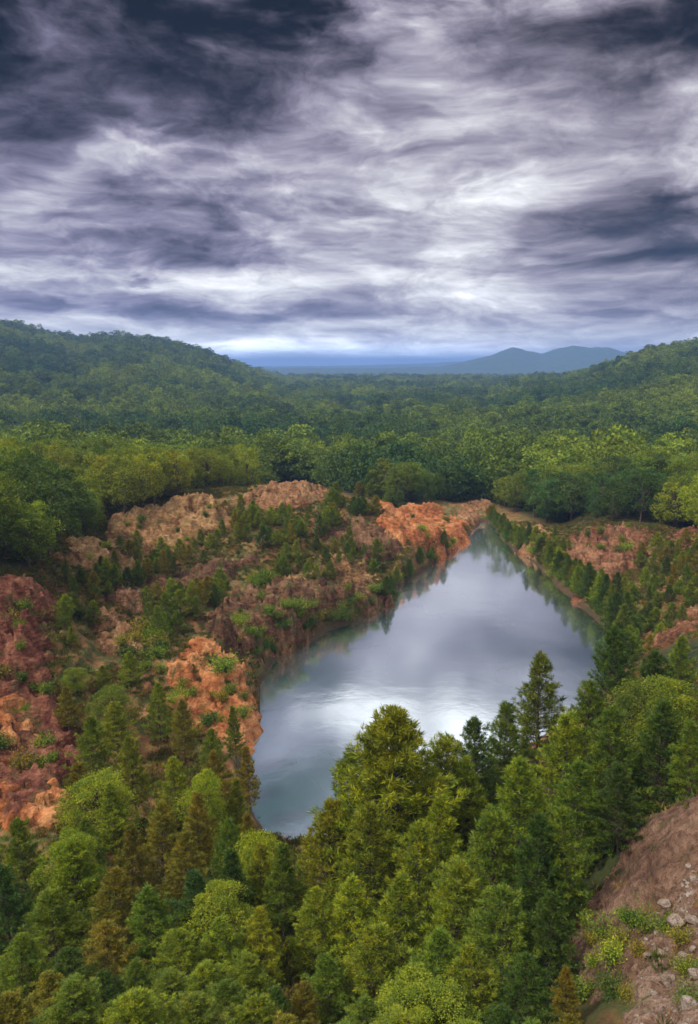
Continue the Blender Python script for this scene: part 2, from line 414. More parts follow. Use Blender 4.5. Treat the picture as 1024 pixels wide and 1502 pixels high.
# ------------------------------------------------------------------ lake
def build_lake():
    ring = np.array(LAKE); c = ring.mean(0)
    nrm = []
    for i in range(len(ring)):
        t = ring[(i + 1) % len(ring)] - ring[i - 1]; t = t / np.linalg.norm(t); nrm.append((t[1], -t[0]))
    nrm = np.array(nrm)
    area = np.sum(ring[:, 0] * np.roll(ring[:, 1], -1) - np.roll(ring[:, 0], -1) * ring[:, 1])
    outer = ring + nrm * (3.0 if area > 0 else -3.0)
    import bmesh
    bm = bmesh.new()
    fs = bm.faces.new([bm.verts.new((p[0], p[1], 0)) for p in outer])
    if fs.normal.z < 0 or area < 0: fs.normal_flip()
    bmesh.ops.triangulate(bm, faces=bm.faces[:])
    mt, g, out = material('lake_water')
    geo = g.new('ShaderNodeNewGeometry'); P = geo.outputs['Position']
    w1 = g.noise(P, .22, 3, .5, .3); w2 = g.noise(P, 1.6, 3, .55)
    b = g.new('ShaderNodeBump'); g.put(b.inputs['Height'], g.m('ADD', w1, g.m('MULTIPLY', w2, .12))); g.put(b.inputs['Strength'], .05); g.put(b.inputs['Distance'], .30)
    gl = g.new('ShaderNodeBsdfGlossy'); gl.inputs['Color'].default_value = (.93, .98, 1.0, 1); g.put(gl.inputs['Roughness'], .08)
    df = g.new('ShaderNodeBsdfDiffuse'); df.inputs['Color'].default_value = (.008, .065, .058, 1)
    g.l.new(b.outputs[0], gl.inputs['Normal'])
    g2 = g.new('ShaderNodeBsdfGlossy'); g2.inputs['Color'].default_value = (.93, .98, 1.0, 1); g.put(g2.inputs['Roughness'], .30)
    gg = g.new('ShaderNodeMixShader'); g.put(gg.inputs[0], g.rng(g.noise(P, .035, 3, .5, .5), .35, .62, .10, .26)); g.l.new(gl.outputs[0], gg.inputs[1]); g.l.new(g2.outputs[0], gg.inputs[2])
    lw = g.new('ShaderNodeLayerWeight'); g.put(lw.inputs['Blend'], .5)
    mx = g.new('ShaderNodeMixShader'); g.put(mx.inputs[0], g.rng(lw.outputs['Facing'], .40, .76, .48, 1.0))
    g.l.new(df.outputs[0], mx.inputs[1]); g.l.new(gg.outputs[0], mx.inputs[2]); g.l.new(mx.outputs[0], out.inputs['Surface'])
    me = bpy.data.meshes.new('lake'); bm.to_mesh(me); bm.free(); me.materials.append(mt)
    tag(link('lake', me), 'still flooded quarry lake mirroring the clouds', kind='structure')
build_lake()

# ------------------------------------------------------------------ rock and clay outcrops
from mathutils.bvhtree import BVHTree
CROPS = []
def GZ(x, y):
    z = T1(x, y)
    for (a, b, c, d), bv in CROPS:
        if a < x < c and b < y < d:
            hit = bv.ray_cast(Vector((x, y, 200)), Vector((0, 0, -1)))[0]
            if hit is not None: z = max(z, hit.z)
    return z
def GZS(x, y):
    z = T(x, y)
    for (a, b, c, d), bv in CROPS:
        for i in np.nonzero((x > a) & (x < c) & (y > b) & (y < d))[0]:
            hit = bv.ray_cast(Vector((x[i], y[i], 200)), Vector((0, 0, -1)))[0]
            if hit is not None: z[i] = max(z[i], hit.z)
    return z
def outcrop(name, label, cat, px_poly, mat, amp=1.5, edge=2.5, step=1.2, terr=.6, res=.45, seed=1, rough=1.0, kind=None, group=None, grow=1.0):
    poly = [on_ground(*p) for p in px_poly]
    P = np.array(poly); lo, hi = P.min(0) - 4, P.max(0) + 4
    c = ((lo[0] + hi[0]) / 2, (lo[1] + hi[1]) / 2)
    nx, ny = int((hi[0] - lo[0]) / res) + 2, int((hi[1] - lo[1]) / res) + 2
    x, y = np.meshgrid(np.linspace(lo[0], hi[0], nx), np.linspace(lo[1], hi[1], ny))
    sd = -poly_sd(poly, x, y) + (8. * fbm(x / 9, y / 9, 3, seed) + 6.5 * fbm(x / 3, y / 3, 5, seed + 1, .65)) * min(1, edge / 2) + grow
    m = sstep(-.6, edge, sd)
    base = T(x, y)
    n = rough * (1.5 * blocks(x / 2.6 + .5 * fbm(x / 3, y / 3, 2, seed), y / 1.9, seed + 40) + .75 * blocks(x / 1.05, y / .9, seed + 50)) + .35 * fbm(x / 5, y / 5, 5, seed + 3, .55) * 2.2 * rough + (0.5 - np.abs(fbm(x / 3, y / 3, 4, seed + 9))) * .9 * rough
    h = base + amp * .5 * m * (.3 + 1.1 * vnoise(x / 9 + seed, y / 9)) + n * m
    q = h / step + .35 * fbm(x / 6, y / 6, 3, seed + 5); fl = np.floor(q); fr = q - fl
    ht = (fl + sstep(.55, .95, fr) - .35 * fbm(x / 6, y / 6, 3, seed + 5)) * step
    h = h + (ht - h) * terr * m + .28 * fbm(x / .9, y / .9, 3, seed + 11) * m * rough
    # small sideways displacement makes the ledges undercut and ragged
    xo = x + .5 * fbm(x / 2.3, h / .8 + y / 2.3, 3, seed + 20) * m * rough; yo = y + .5 * fbm(x / 2.3 + 40, h / .8 + y / 2.3, 3, seed + 21) * m * rough
    h = np.where(sd < -.6, base - 1.2, h - (1 - m) * .9)
    keep = (sd > -1.2)
    v = np.stack([xo, yo, h], -1).reshape(-1, 3)
    i = np.arange(ny - 1)[:, None] * nx; j = np.arange(nx - 1)[None]
    f = np.stack([i + j, i + j + 1, i + nx + j + 1, i + nx + j], -1).reshape(-1, 4)
    k = keep.ravel(); f = f[k[f].all(1)]
    used = np.unique(f); re = np.full(len(v), -1); re[used] = np.arange(len(used)); v = v[used]; f = re[f]
    CROPS.append(((lo[0], lo[1], hi[0], hi[1]), BVHTree.FromPolygons([tuple(p) for p in v], [tuple(int(q) for q in p) for p in f])))
    org = np.array([c[0], c[1], T1(*c)]); v = v - org
    o = link(name, new_mesh(name, v, f, mat, False)); o.location = org
    return tag(o, label, cat, group, kind)

RED = rock_material('red_rock', (.045, .017, .011), (.15, .050, .028), (.31, .125, .07), 1.0, .45)
TAN = rock_material('tan_rock', (.085, .041, .016), (.26, .136, .052), (.42, .262, .118), .8, .6)
ORANGE = rock_material('orange_clay', (.13, .045, .017), (.37, .120, .038), (.54, .25, .10), .8, .5)
BROWN = rock_material('brown_rock', (.04, .019, .010), (.125, .060, .029), (.25, .135, .068), 1.0, .8)
PINK = rock_material('pink_clay', (.095, .042, .019), (.25, .118, .050), (.39, .222, .108), .9, .6)
DIRT = rock_material('track_dirt', (.085, .044, .026), (.17, .092, .055), (.26, .155, .10), 1.5, .3)
RUST = rock_material('rust_rock', (.06, .024, .013), (.19, .075, .036), (.33, .165, .085), .9, .55)
PALE = rock_material('pale_stone', (.17, .11, .075), (.36, .26, .19), (.50, .42, .34), 3.0, .1)
SCREE = rock_material('bank_rubble', (.11, .055, .035), (.26, .15, .095), (.40, .28, .20), 2.5, .25)

outcrop('rock_slope', 'dark red eroded rock slope along the left edge, trees on its rim', 'rock slope',
        [(-60, 868), (40, 862), (78, 890), (84, 960), (78, 1040), (104, 1130), (108, 1190), (60, 1215), (20, 1200), (-70, 1190)], RED, 2.0, 3, 1.6, .55, .4, 3, 1.3)
outcrop('rock_ledge', 'rounded tan rock ledge, highest one below the wood', 'rock ledge',
        [(110, 828), (130, 800), (180, 775), (235, 755), (300, 742), (325, 752), (315, 775), (270, 795), (210, 815), (150, 840)], TAN, 3.4, 3, 1.3, .5, .45, 11, 1.0, grow=2.6)
outcrop('rock_ledge', 'long narrow brown-pink ledge between two strips of green shrubs', 'rock ledge',
        [(170, 885), (230, 855), (300, 822), (350, 808), (390, 812), (380, 836), (320, 850), (250, 872), (190, 900)], BROWN, 1.6, 2.2, 1.0, .6, .45, 21, 1.0)
outcrop('rock_bluff', 'brown rocky headland dropping straight into the lake on its left shore', 'rock bluff',
        [(315, 905), (350, 880), (420, 878), (480, 876), (545, 868), (562, 888), (520, 905), (470, 918), (440, 945), (400, 960), (380, 978), (330, 960)], BROWN, 6.5, 1.8, 1.7, .6, .35, 31, 1.3, grow=.6)
outcrop('clay_bank', 'bright orange clay bank facing the camera beside the lake', 'clay bank',
        [(242, 985), (262, 955), (310, 945), (345, 958), (372, 1000), (378, 1060), (345, 1085), (300, 1075), (262, 1045)], ORANGE, 1.6, 2.2, 1.8, .35, .35, 41, .55, grow=1.6)
outcrop('clay_bank', 'small pinkish clay patch under the long narrow ledge', 'clay bank',
        [(128, 960), (135, 918), (170, 905), (212, 915), (222, 950), (180, 965)], PINK, .9, 2, 1.2, .4, .4, 51, .8)
outcrop('clay_bank', 'vivid orange-red clay bluff at the far left corner of the lake', 'clay bank',
        [(562, 770), (590, 748), (640, 752), (682, 772), (690, 792), (655, 806), (610, 806), (575, 792)], ORANGE, 3.5, 2.5, 2.0, .3, .5, 61, .5, grow=2.2)
outcrop('rock_ledge', 'reddish bare knoll at the foot of the wood, above shrubs', 'rock ledge',
        [(350, 735), (395, 712), (425, 702), (458, 718), (480, 742), (430, 752), (385, 752)], PINK, 2.2, 3, 1.3, .5, .5, 71, 1.0)
outcrop('rock_bluff', 'red-topped rock face with grey-brown foot on the far right shore', 'rock bluff',
        [(835, 815), (850, 790), (890, 778), (932, 785), (938, 815), (920, 850), (890, 880), (862, 872), (842, 848)], RUST, 5.0, 2.2, 1.8, .6, .45, 81, 1.2)
outcrop('clay_bank', 'pale pink clay strip at the very tip of the lake', 'clay bank',
        [(672, 758), (682, 740), (712, 738), (722, 752), (712, 764), (690, 768)], PINK, .8, 2, 1.2, .3, .5, 91, .7)
outcrop('clay_bank', 'small pale bank with a red rim right of the lake tip', 'clay bank',
        [(762, 800), (768, 778), (795, 772), (815, 790), (812, 812), (790, 812)], PINK, 1.2, 2, 1.2, .4, .5, 101, .8)
outcrop('clay_bank', 'rusty clay patch among shrubs near the right edge', 'clay bank',
        [(935, 935), (955, 905), (985, 885), (1040, 880), (1050, 930), (1000, 945), (960, 955)], RUST, .9, 2, 1.0, .5, .4, 111, .9)
outcrop('clay_bank', 'red-brown bare strip under trees at the right edge', 'clay bank',
        [(965, 800), (990, 780), (1060, 775), (1060, 800), (1010, 812)], RED, 1.2, 2.5, 1.2, .5, .5, 121, .9)
outcrop('rock_ledge', 'low scrubby tan ledge behind the brown headland', 'rock ledge',
        [(400, 850), (440, 828), (500, 822), (552, 835), (560, 858), (500, 862), (430, 868)], TAN, 1.2, 2.2, 1.0, .6, .45, 131, 1.0)
outcrop('rock_ledge', 'brown shrubby ledge just left of the orange-red bluff', 'rock ledge',
        [(470, 790), (505, 765), (560, 772), (590, 800), (600, 830), (560, 830), (510, 815)], BROWN, 1.4, 2.2, 1.0, .6, .45, 141, 1.0)
outcrop('clay_bank', 'rust-orange clay streak on the lower part of the red rock slope', 'clay bank',
        [(-60, 1040), (30, 1050), (75, 1080), (95, 1140), (95, 1205), (40, 1210), (-60, 1200)], ORANGE, 1.2, 2.2, 1.4, .4, .35, 171, .9)
TRACK = [(862, 1400), (872, 1335), (902, 1272), (940, 1225), (995, 1180), (1060, 1150), (1080, 1225), (1015, 1272), (970, 1320), (940, 1380), (925, 1450), (880, 1470)]
outcrop('dirt_track', 'brown dirt track curving along the bank in the lower right corner', None,
        TRACK, DIRT, .5, 1.0, 1.0, .0, .2, 151, .3, kind='structure', grow=.9)
outcrop('rubble_bank', 'steep bank of red dirt and pale rubble beside the track', 'rubble bank',
        [(930, 1520), (940, 1420), (965, 1340), (1010, 1285), (1090, 1230), (1120, 1400), (1080, 1560), (960, 1580)], SCREE, .5, 1.2, .8, .3, .12, 161, .45)

# ------------------------------------------------------------------ tree kinds
def pine(seed, h=14., w=.24, low=.10, dens=1.0, droop=.0):
    r = np.random.default_rng(seed)
    tr, cr = Acc(), Acc()
    n = 14; t = np.linspace(0, 1, n)
    bx = .012 * h * (np.sin(t * 3 + seed) - math.sin(seed)); by = .012 * h * (np.sin(t * 2.3 + seed * 2) - math.sin(seed * 2))
    axis = np.stack([bx, by, t * h * .985 - .5 * (t == 0)], 1)
    tr.add(*tube(axis, .0115 * h * (1 - t) ** .85 + .012, 8))
    nb = int(120 * dens); ang = r.uniform(0, 6.28)
    bs, ds, ls, ws = [], [], [], []
    lob = r.uniform(.6, 1.15, 9)
    for i in range(nb):
        q = (i + r.uniform(-.4, .4)) / nb; q = min(max(q, 0), 1)
        z = low + (1 - low) * q ** .92
        ang += 2.39996 + r.uniform(-.35, .35)
        prof = (1 - z) ** .68 * (1 - .35 * max(0, (.28 - z) / .28))
        L = h * w * (prof + .045) * r.uniform(.65, 1.15) * lob[int(ang * 9 / 6.2832) % 9 - 1] ** .6
        up = (.12 + .75 * z ** 1.3 - droop) + r.uniform(-.18, .18)
        p0 = np.array([np.interp(z, t, bx), np.interp(z, t, by), z * h * .985])
        dirv = np.array([math.cos(ang) * math.cos(up), math.sin(ang) * math.cos(up), math.sin(up)])
        s = np.linspace(0, 1, 5)
        pts = p0 + dirv * L * s[:, None] + np.array([0, 0, 1]) * (L * .16 * s[:, None] ** 2)
        tr.add(*tube(pts, (.012 + .016 * L) * (1 - s) + .006, 4))
        nt = max(4, int(L * 5.6))
        for k in range(nt):
            a = r.uniform(.22, 1.0) ** .8
            side = np.cross(dirv, [0, 0, 1]); side /= np.linalg.norm(side) + 1e-9
            off = r.normal() * .30 * L * (1.08 - a) * .9
            c = np.array([np.interp(a, s, pts[:, m]) for m in range(3)]) + side * off + np.array([0, 0, r.normal() * .10 + .04])
            tip = dirv * .75 + side * np.sign(off) * .5 + np.array([0, 0, .45])
            m = 15
            d = r.normal(size=(m, 3)) * .62 + tip
            bs.append(np.repeat(c[None], m, 0) + r.normal(size=(m, 3)) * .05); ds.append(d)
            ls.append(r.uniform(.30, .58, m)); ws.append(r.uniform(.035, .07, m))
    m = 30; c = axis[-1]
    bs.append(np.repeat(c[None], m, 0) - np.array([0, 0, 1]) * r.uniform(0, .7, (m, 1))); ds.append(r.normal(size=(m, 3)) * .5 + [0, 0, .9]); ls.append(r.uniform(.25, .5, m)); ws.append(r.uniform(.03, .06, m))
    cr.add(*blades(np.concatenate(bs), np.concatenate(ds), np.concatenate(ls), np.concatenate(ws), r))
    return tr.mesh('pine_trunk', BARK, True), cr.mesh('pine_crown', LEAF)

def leafy(seed, h=13., w=.36, clumps=26, leaves=150, size=.42, low=.25, mat=None, tall=1.0, trunk=True):
    r = np.random.default_rng(seed)
    tr, cr = Acc(), Acc()
    t = np.linspace(0, 1, 7)
    ax = np.stack([.03 * h * np.sin(t * 2.5 + seed), .03 * h * np.sin(t * 2 + 2 * seed), t * h * .72 - .5 * (t == 0)], 1); ax[:, :2] -= ax[0, :2]
    if trunk: tr.add(*tube(ax, .02 * h * (1 - .8 * t) + .01, 8))
    bs, ds, ls, ws = [], [], [], []
    for i in range(clumps):
        q = (i + .5) / clumps
        z = low + (1 - low) * q * .93
        env = math.sin(math.pi * min(1, max(0, (z - low) / (1 - low)) * .80 + .17)) ** .8
        a = i * 2.39996 + r.uniform(-.5, .5)
        rad = h * w * env * r.uniform(.45, 1.0) ** .6
        c = np.array([math.cos(a) * rad, math.sin(a) * rad, z * h]) + r.normal(size=3) * .03 * h
        cr_r = h * r.uniform(.06, .17) * (1.15 - .35 * q)
        if trunk:
            s = np.linspace(0, 1, 5); zb = min(.70, z * .62) * h
            p0 = np.array([np.interp(zb, ax[:, 2], ax[:, 0]), np.interp(zb, ax[:, 2], ax[:, 1]), zb])
            pts = p0 + (c - p0) * s[:, None] + np.array([0, 0, 1]) * (np.sin(s * 3.14) * .04 * h)[:, None]
            tr.add(*tube(pts, .0075 * h * (1 - s) + .012, 5))
        n = int(leaves * r.uniform(.7, 1.3))
        d = r.normal(size=(n, 3)); d /= np.linalg.norm(d, axis=1)[:, None]
        d[:, 2] = np.where(d[:, 2] < -.45, -d[:, 2], d[:, 2])
        p = c + d * (cr_r * r.uniform(.55, 1.12, n) ** .7)[:, None] * np.array([1.12, 1.12, .82 * tall])
        bs.append(p); ds.append(d * .55 + r.normal(size=(n, 3)) * .75 + [0, 0, .1])
        ls.append(size * r.uniform(.6, 1.3, n)); ws.append(size * r.uniform(.4, .8, n))
    cr.add(*blades(np.concatenate(bs), np.concatenate(ds), np.concatenate(ls), np.concatenate(ws), r))
    return (tr.mesh('leafy_trunk', BARK, True) if trunk else None), cr.mesh('leafy_crown', mat or LEAF)

def shrub(seed, h=2.2):
    r = np.random.default_rng(seed); st, cr = Acc(), Acc(); bs, ds = [], []
    for i in range(9):
        a = i * .7 + r.uniform(-.3, .3); L = h * r.uniform(.5, .95); lean = r.uniform(.15, .75)
        end = np.array([math.cos(a) * math.sin(lean), math.sin(a) * math.sin(lean), math.cos(lean)]) * L
        s = np.linspace(0, 1, 4); pts = end * s[:, None] - np.array([0, 0, .25]) * (s[:, None] == 0)
        st.add(*tube(pts, .03 * (1 - s) + .008, 4))
        n = 110; q = r.uniform(.25, 1.08, n)
        bs.append(end * q[:, None] + r.normal(size=(n, 3)) * .17 * h * np.array([1, 1, .7])); ds.append(r.normal(size=(n, 3)) + end / L * .7)
    b = np.concatenate(bs); b[:, 2] = np.maximum(b[:, 2], .03); n = len(b)
    cr.add(*blades(b, np.concatenate(ds), r.uniform(.14, .34, n), r.uniform(.06, .15, n), r))
    return st.mesh('shrub_stems', BARK, True), cr.mesh('shrub_foliage', LEAF)

PINES = [pine(1, 14, .32, .12, 1.05), pine(2, 14, .28, .16, 1.0), pine(3, 14, .36, .08, 1.1), pine(4, 14, .24, .22, .95), pine(5, 14, .31, .1, 1.05, .08), pine(6, 14, .37, .10, 1.15), pine(9, 14, .40, .06, 2.1)]
NEAR_LEAFY = [leafy(131, 12, .26, 44, 520, .19, .16, LEAF_NEAR), leafy(132, 12, .31, 52, 500, .19, .12, LEAF_NEAR), leafy(133, 12, .22, 40, 520, .19, .14, LEAF_NEAR)]
YOUNG = [pine(21, 5.5, .44, .05, .42), pine(22, 5.5, .38, .06, .40), pine(23, 5.5, .50, .04, .46)]
LEAFY = [leafy(31, 13, .30, 30, 190, .36, .22, LEAF_NEAR), leafy(32, 13, .25, 26, 190, .36, .2, LEAF_NEAR, 1.3), leafy(33, 13, .36, 36, 180, .36, .24, LEAF_NEAR), leafy(34, 13, .21, 24, 190, .36, .12, LEAF_NEAR, 1.5), leafy(35, 13, .30, 32, 180, .38, .18, LEAF_NEAR)]
SHRUBS = [shrub(51), shrub(52, 1.8), shrub(53, 2.6)]

class Plants:
    rows = []
def plant(name, kinds, x, y, h, tone, idx=None, warm=0., wide=1.0, base_h=None, parts=('trunk', 'crown'), place=None):
    """a tree or shrub as an Empty at its foot with its own trunk and crown objects (mesh data shared)"""
    k = rnd.randrange(min(6, len(kinds))) if idx is None else idx
    tint = jit(tone)
    tm, cm = kinds[k]
    o = bpy.data.objects.new(name, None); COL.objects.link(o)
    o.empty_display_size = .5
    s = h / base_h
    o.location = (x, y, GZ(x, y) - .1); o.rotation_euler = (R(rnd.uniform(-2, 2)), R(rnd.uniform(-2, 2)), rnd.uniform(0, 6.28)); o.scale = (s * wide, s * wide, s)
    for nm, me in zip(parts, (tm, cm)):
        c = link(nm, me, o)
        if me is cm: c.color = (*tint, 1 - warm)
    px, py = project(x, y, o.location.z + h)
    bx, by = project(x, y, o.location.z)
    Plants.rows.append(dict(o=o, name=name, px=px, top=py, base=by, x=x, y=y, h=h, tone=tone, warm=warm, place=place))
    return o

TONE = {'YELLOW': (.200, .240, .020), 'LIME': (.165, .215, .022), 'MID': (.110, .160, .022), 'DARK': (.055, .095, .018), 'BLUE': (.055, .115, .032), 'OLIVE': (.165, .150, .024)}
TONE_WORD = {'YELLOW': 'yellow-green', 'LIME': 'lime-green', 'MID': 'mid-green', 'DARK': 'dark-green', 'BLUE': 'blue-green', 'OLIVE': 'olive-green'}
YELLOW, LIME, MID, DARK, BLUE, OLIVE = 'YELLOW', 'LIME', 'MID', 'DARK', 'BLUE', 'OLIVE'
def jit(c, a=.15):
    b = rnd.uniform(1 - a, 1 + a); return tuple(v * b * rnd.uniform(.93, 1.07) for v in TONE[c])

# foreground pines: column and top row of each crown in the photograph, distance, colour
FORE = [
    # the big yellow-green pine before the lake and its neighbours
    (588, 1046, 58, YELLOW, .22, 6, 1.05), (645, 1085, 62, LIME, .15, 5, 1.1), (520, 1105, 64, MID, 0, 0, .9), (478, 1180, 55, YELLOW, .12, 2, 1), (415, 1235, 52, MID, 0, 3, .9), (545, 1180, 51, LIME, .1, 2, 1), (620, 1210, 49, LIME, 0, 0, 1),
    (795, 962, 76, MID, 0, 4, 1), (745, 1035, 70, MID, 0, 1, 1), (705, 1060, 66, DARK, 0, 0, 1), (862, 1000, 74, MID, 0, 2, 1), (905, 925, 86, DARK, 0, 0, 1), (955, 955, 82, DARK, 0, 2, 1.1), (1005, 935, 86, MID, 0, 1, 1), (830, 1045, 64, LIME, 0, 5, 1),
    (905, 1040, 62, MID, 0, 0, 1.1), (975, 1030, 62, DARK, 0, 2, 1.1), (1020, 1060, 58, MID, 0, 1, 1), (690, 1115, 60, LIME, 0, 4, 1), (765, 1110, 56, LIME, .05, 2, 1), (850, 1115, 53, MID, 0, 0, 1.1), (915, 1125, 51, DARK, 0, 2, 1), (645, 1170, 52, YELLOW, .05, 1, 1),
    (725, 1190, 48, MID, 0, 5, 1), (800, 1195, 46, DARK, 0, 0, 1), (832, 1185, 46, MID, 0, 4, .9), (670, 1265, 44, LIME, .1, 2, 1), (590, 1290, 44, LIME, 0, 1, 1), (520, 1290, 46, YELLOW, 0, 0, 1), (465, 1300, 46, LIME, 0, 4, .9),
    (745, 1300, 41, MID, 0, 2, 1), (810, 1310, 40, DARK, 0, 1, .9), (555, 1360, 40, LIME, 0, 5, 1), (640, 1360, 39, MID, 0, 0, 1), (700, 1390, 37, LIME, 0, 4, 1), (770, 1400, 36, DARK, 0, 2, .9), (485, 1400, 39, MID, 0, 1, 1), (600, 1420, 36, LIME, 0, 2, 1),
    (835, 1420, 34, OLIVE, .2, 3, .8), (660, 1450, 35, MID, 0, 5, 1), (540, 1460, 35, MID, 0, 0, 1), (730, 1470, 33.5, DARK, 0, 1, 1), (440, 1440, 37, OLIVE, 0, 3, .9),
    # bottom row
    (590, 1490, 31, LIME, 0, 2, 1.1), (500, 1500, 31.5, MID, 0, 5, 1.1), (680, 1500, 30, LIME, 0, 0, 1.1), (770, 1505, 29, MID, 0, 2, 1), (420, 1510, 31.5, OLIVE, 0, 0, 1), (200, 1510, 31, LIME, 0, 5, 1.1), (110, 1500, 31, MID, 0, 2, 1.1), (290, 1505, 31.5, MID, 0, 5, 1.1),
    (20, 1490, 31.5, OLIVE, 0, 2, 1), (370, 1500, 32, LIME, 0, 2, 1), (840, 1500, 28.5, OLIVE, 0, 0, .8),
    # lower left
    (35, 1205, 52, MID, 0, 0, 1), (105, 1235, 50, LIME, 0, 2, 1), (8, 1270, 45, BLUE, 0, 1, 1), (165, 1275, 47, OLIVE, .12, 4, 1), (75, 1310, 43, MID, 0, 5, 1), (225, 1300, 45, MID, 0, 0, 1), (290, 1275, 48, BLUE, 0, 1, 1), (340, 1245, 52, DARK, 0, 3, 1), (382, 1240, 53, YELLOW, .25, 1, .8),
    (150, 1350, 41, OLIVE, .1, 2, 1), (265, 1365, 41, LIME, 0, 2, 1), (330, 1345, 43, LIME, 0, 0, 1), (380, 1335, 44, YELLOW, .05, 4, .9), (25, 1370, 39, MID, 0, 4, 1), (100, 1395, 38, DARK, 0, 0, 1), (200, 1410, 37.5, MID, 0, 1, 1), (300, 1420, 38, LIME, 0, 5, 1), (365, 1415, 39, LIME, 0, 2, 1),
    (155, 1455, 35, DARK, 0, 4, 1), (245, 1465, 35, MID, 0, 2, 1), (330, 1475, 35.5, MID, 0, 0, 1), (400, 1480, 36, DARK, 0, 3, .9), (70, 1450, 35.5, OLIVE, 0, 1, 1),
    # hollow between the red slope and the lake
    (130, 1050, 80, LIME, 0, 0, 1), (195, 1080, 76, LIME, 0, 1, 1), (255, 1110, 72, LIME, 0, 2, 1), (318, 1105, 74, OLIVE, .1, 4, 1), (165, 1150, 66, LIME, 0, 0, 1), (290, 1165, 64, OLIVE, .1, 1, 1), (345, 1140, 70, LIME, .12, 3, .9), (235, 1180, 61, OLIVE, 0, 2, 1), (118, 1120, 70, OLIVE, 0, 5, 1),
    (105, 950, 106, LIME, 0, 1, 1), (150, 975, 100, LIME, 0, 0, 1), (190, 955, 104, LIME, 0, 2, 1), (232, 1000, 94, LIME, 0, 4, 1), (98, 1010, 92, OLIVE, 0, 1, 1), (170, 1030, 88, LIME, 0, 5, 1), (268, 1025, 90, OLIVE, 0, 0, .9), (345, 1035, 92, MID, 0, 3, .8), (365, 1095, 80, OLIVE, .2, 1, .8), (310, 1070, 84, MID, 0, 0, .9),
    (125, 1200, 60, MID, 0, 4, 1), (190, 1210, 58, OLIVE, 0, 1, 1), (330, 1200, 60, MID, 0, 2, .9), (362, 1190, 64, OLIVE, .1, 3, .8), (270, 1225, 56, OLIVE, 0, 0, 1),
]
for (px, py, Y, tint, warm, idx, wide) in FORE:
    x, _, zt = PY(px, py, Y)
    g = T1(x, Y); h = max(3.0, zt - g)
    plant('pine_tree', PINES, x, Y, h, tint, idx, warm, wide * (1 if h > 9 else (9 / h) ** .4) * (1.3 if py > 1210 and px < 830 else 1.1), 14.0)

for (px, py, Y, tint, wide) in [(100, 1225, 51, LIME, .9), (320, 1300, 46, LIME, 1.), 
                                (625, 1440, 34.5, LIME, 1.2), (140, 1130, 68, LIME, 1.1), 
                                (300, 1130, 69, YELLOW, .9), (110, 985, 98, LIME, 1.), (160, 1005, 93, MID, 1.), (370, 1225, 57, YELLOW, .9), (930, 1000, 74, MID, 1.2), (990, 1000, 70, LIME, 1.2)]:
    x, _, zt = PY(px, py, Y)
    h = max(3.5, zt - T1(x, Y)); plant('leafy_tree', NEAR_LEAFY, x, Y, h, tint, None, 0, wide * max(1, 9 / h) ** .5, 12.0)
# low bushes overhanging the waterline
_L = np.array(LAKE); _acc = 0.
for i in range(len(_L)):
    a, b = _L[i], _L[(i + 1) % len(_L)]; sg = np.linalg.norm(b - a); _acc += sg
    if _acc < 1.9: continue
    _acc = 0.; px, py = project(a[0], a[1], 0.)
    if py > 1010 or 690 < px < 716 : continue
    side = 'right' if px > 715 else 'left'
    if side == 'left' and rnd.random() < .45: continue
    c = _L.mean(0); d = (a - c) / np.linalg.norm(a - c); k = rnd.uniform(.9, 2.0)
    x, y = a + d * k
    if side == 'right':
        x2, y2 = a + d * rnd.uniform(2.4, 4.2)
        plant('young_pine', YOUNG, x2, y2, rnd.uniform(2.6, 4.6), rnd.choice([DARK, MID, MID]), base_h=5.5, wide=rnd.uniform(1.1, 1.5), place='along the right shore of the lake')
    if px > 0: plant('shrub', SHRUBS, x, y, rnd.uniform(1.3, 2.7), rnd.choice([DARK, DARK, MID, BLUE]), base_h=2.2, wide=rnd.uniform(1., 1.5), parts=('stem', 'foliage'), place=f'overhanging the water on the {side} shore')
# pines close to the water
for (px, pyb, h, tint) in [(748, 792, 5, DARK), (760, 806, 6, MID), (775, 812, 6, DARK), (792, 826, 6.5, DARK), (806, 836, 7, MID), (820, 848, 6, DARK), (834, 860, 7, DARK), (848, 872, 6.5, MID), (862, 884, 7.5, DARK), (874, 894, 7, LIME), (886, 905, 8, DARK), (896, 918, 8, MID), (903, 935, 8.5, DARK),
                           (908, 955, 8.5, MID), (905, 980, 8, DARK), (900, 900, 8, DARK), (880, 880, 6.5, MID), (615, 838, 4.5, DARK), (598, 850, 5, DARK), (583, 862, 5, MID), (573, 880, 5.5, DARK), (650, 818, 4, DARK), (632, 828, 4.5, MID), (565, 893, 4.5, DARK)]:
    x, y = on_ground(pyb * 0 + px, pyb)
    plant('pine_tree', PINES, x, y, h, tint, None, 0, 1.35, 14.0, place='close to the water on the ' + ('right' if px > 700 else 'far left') + ' shore')

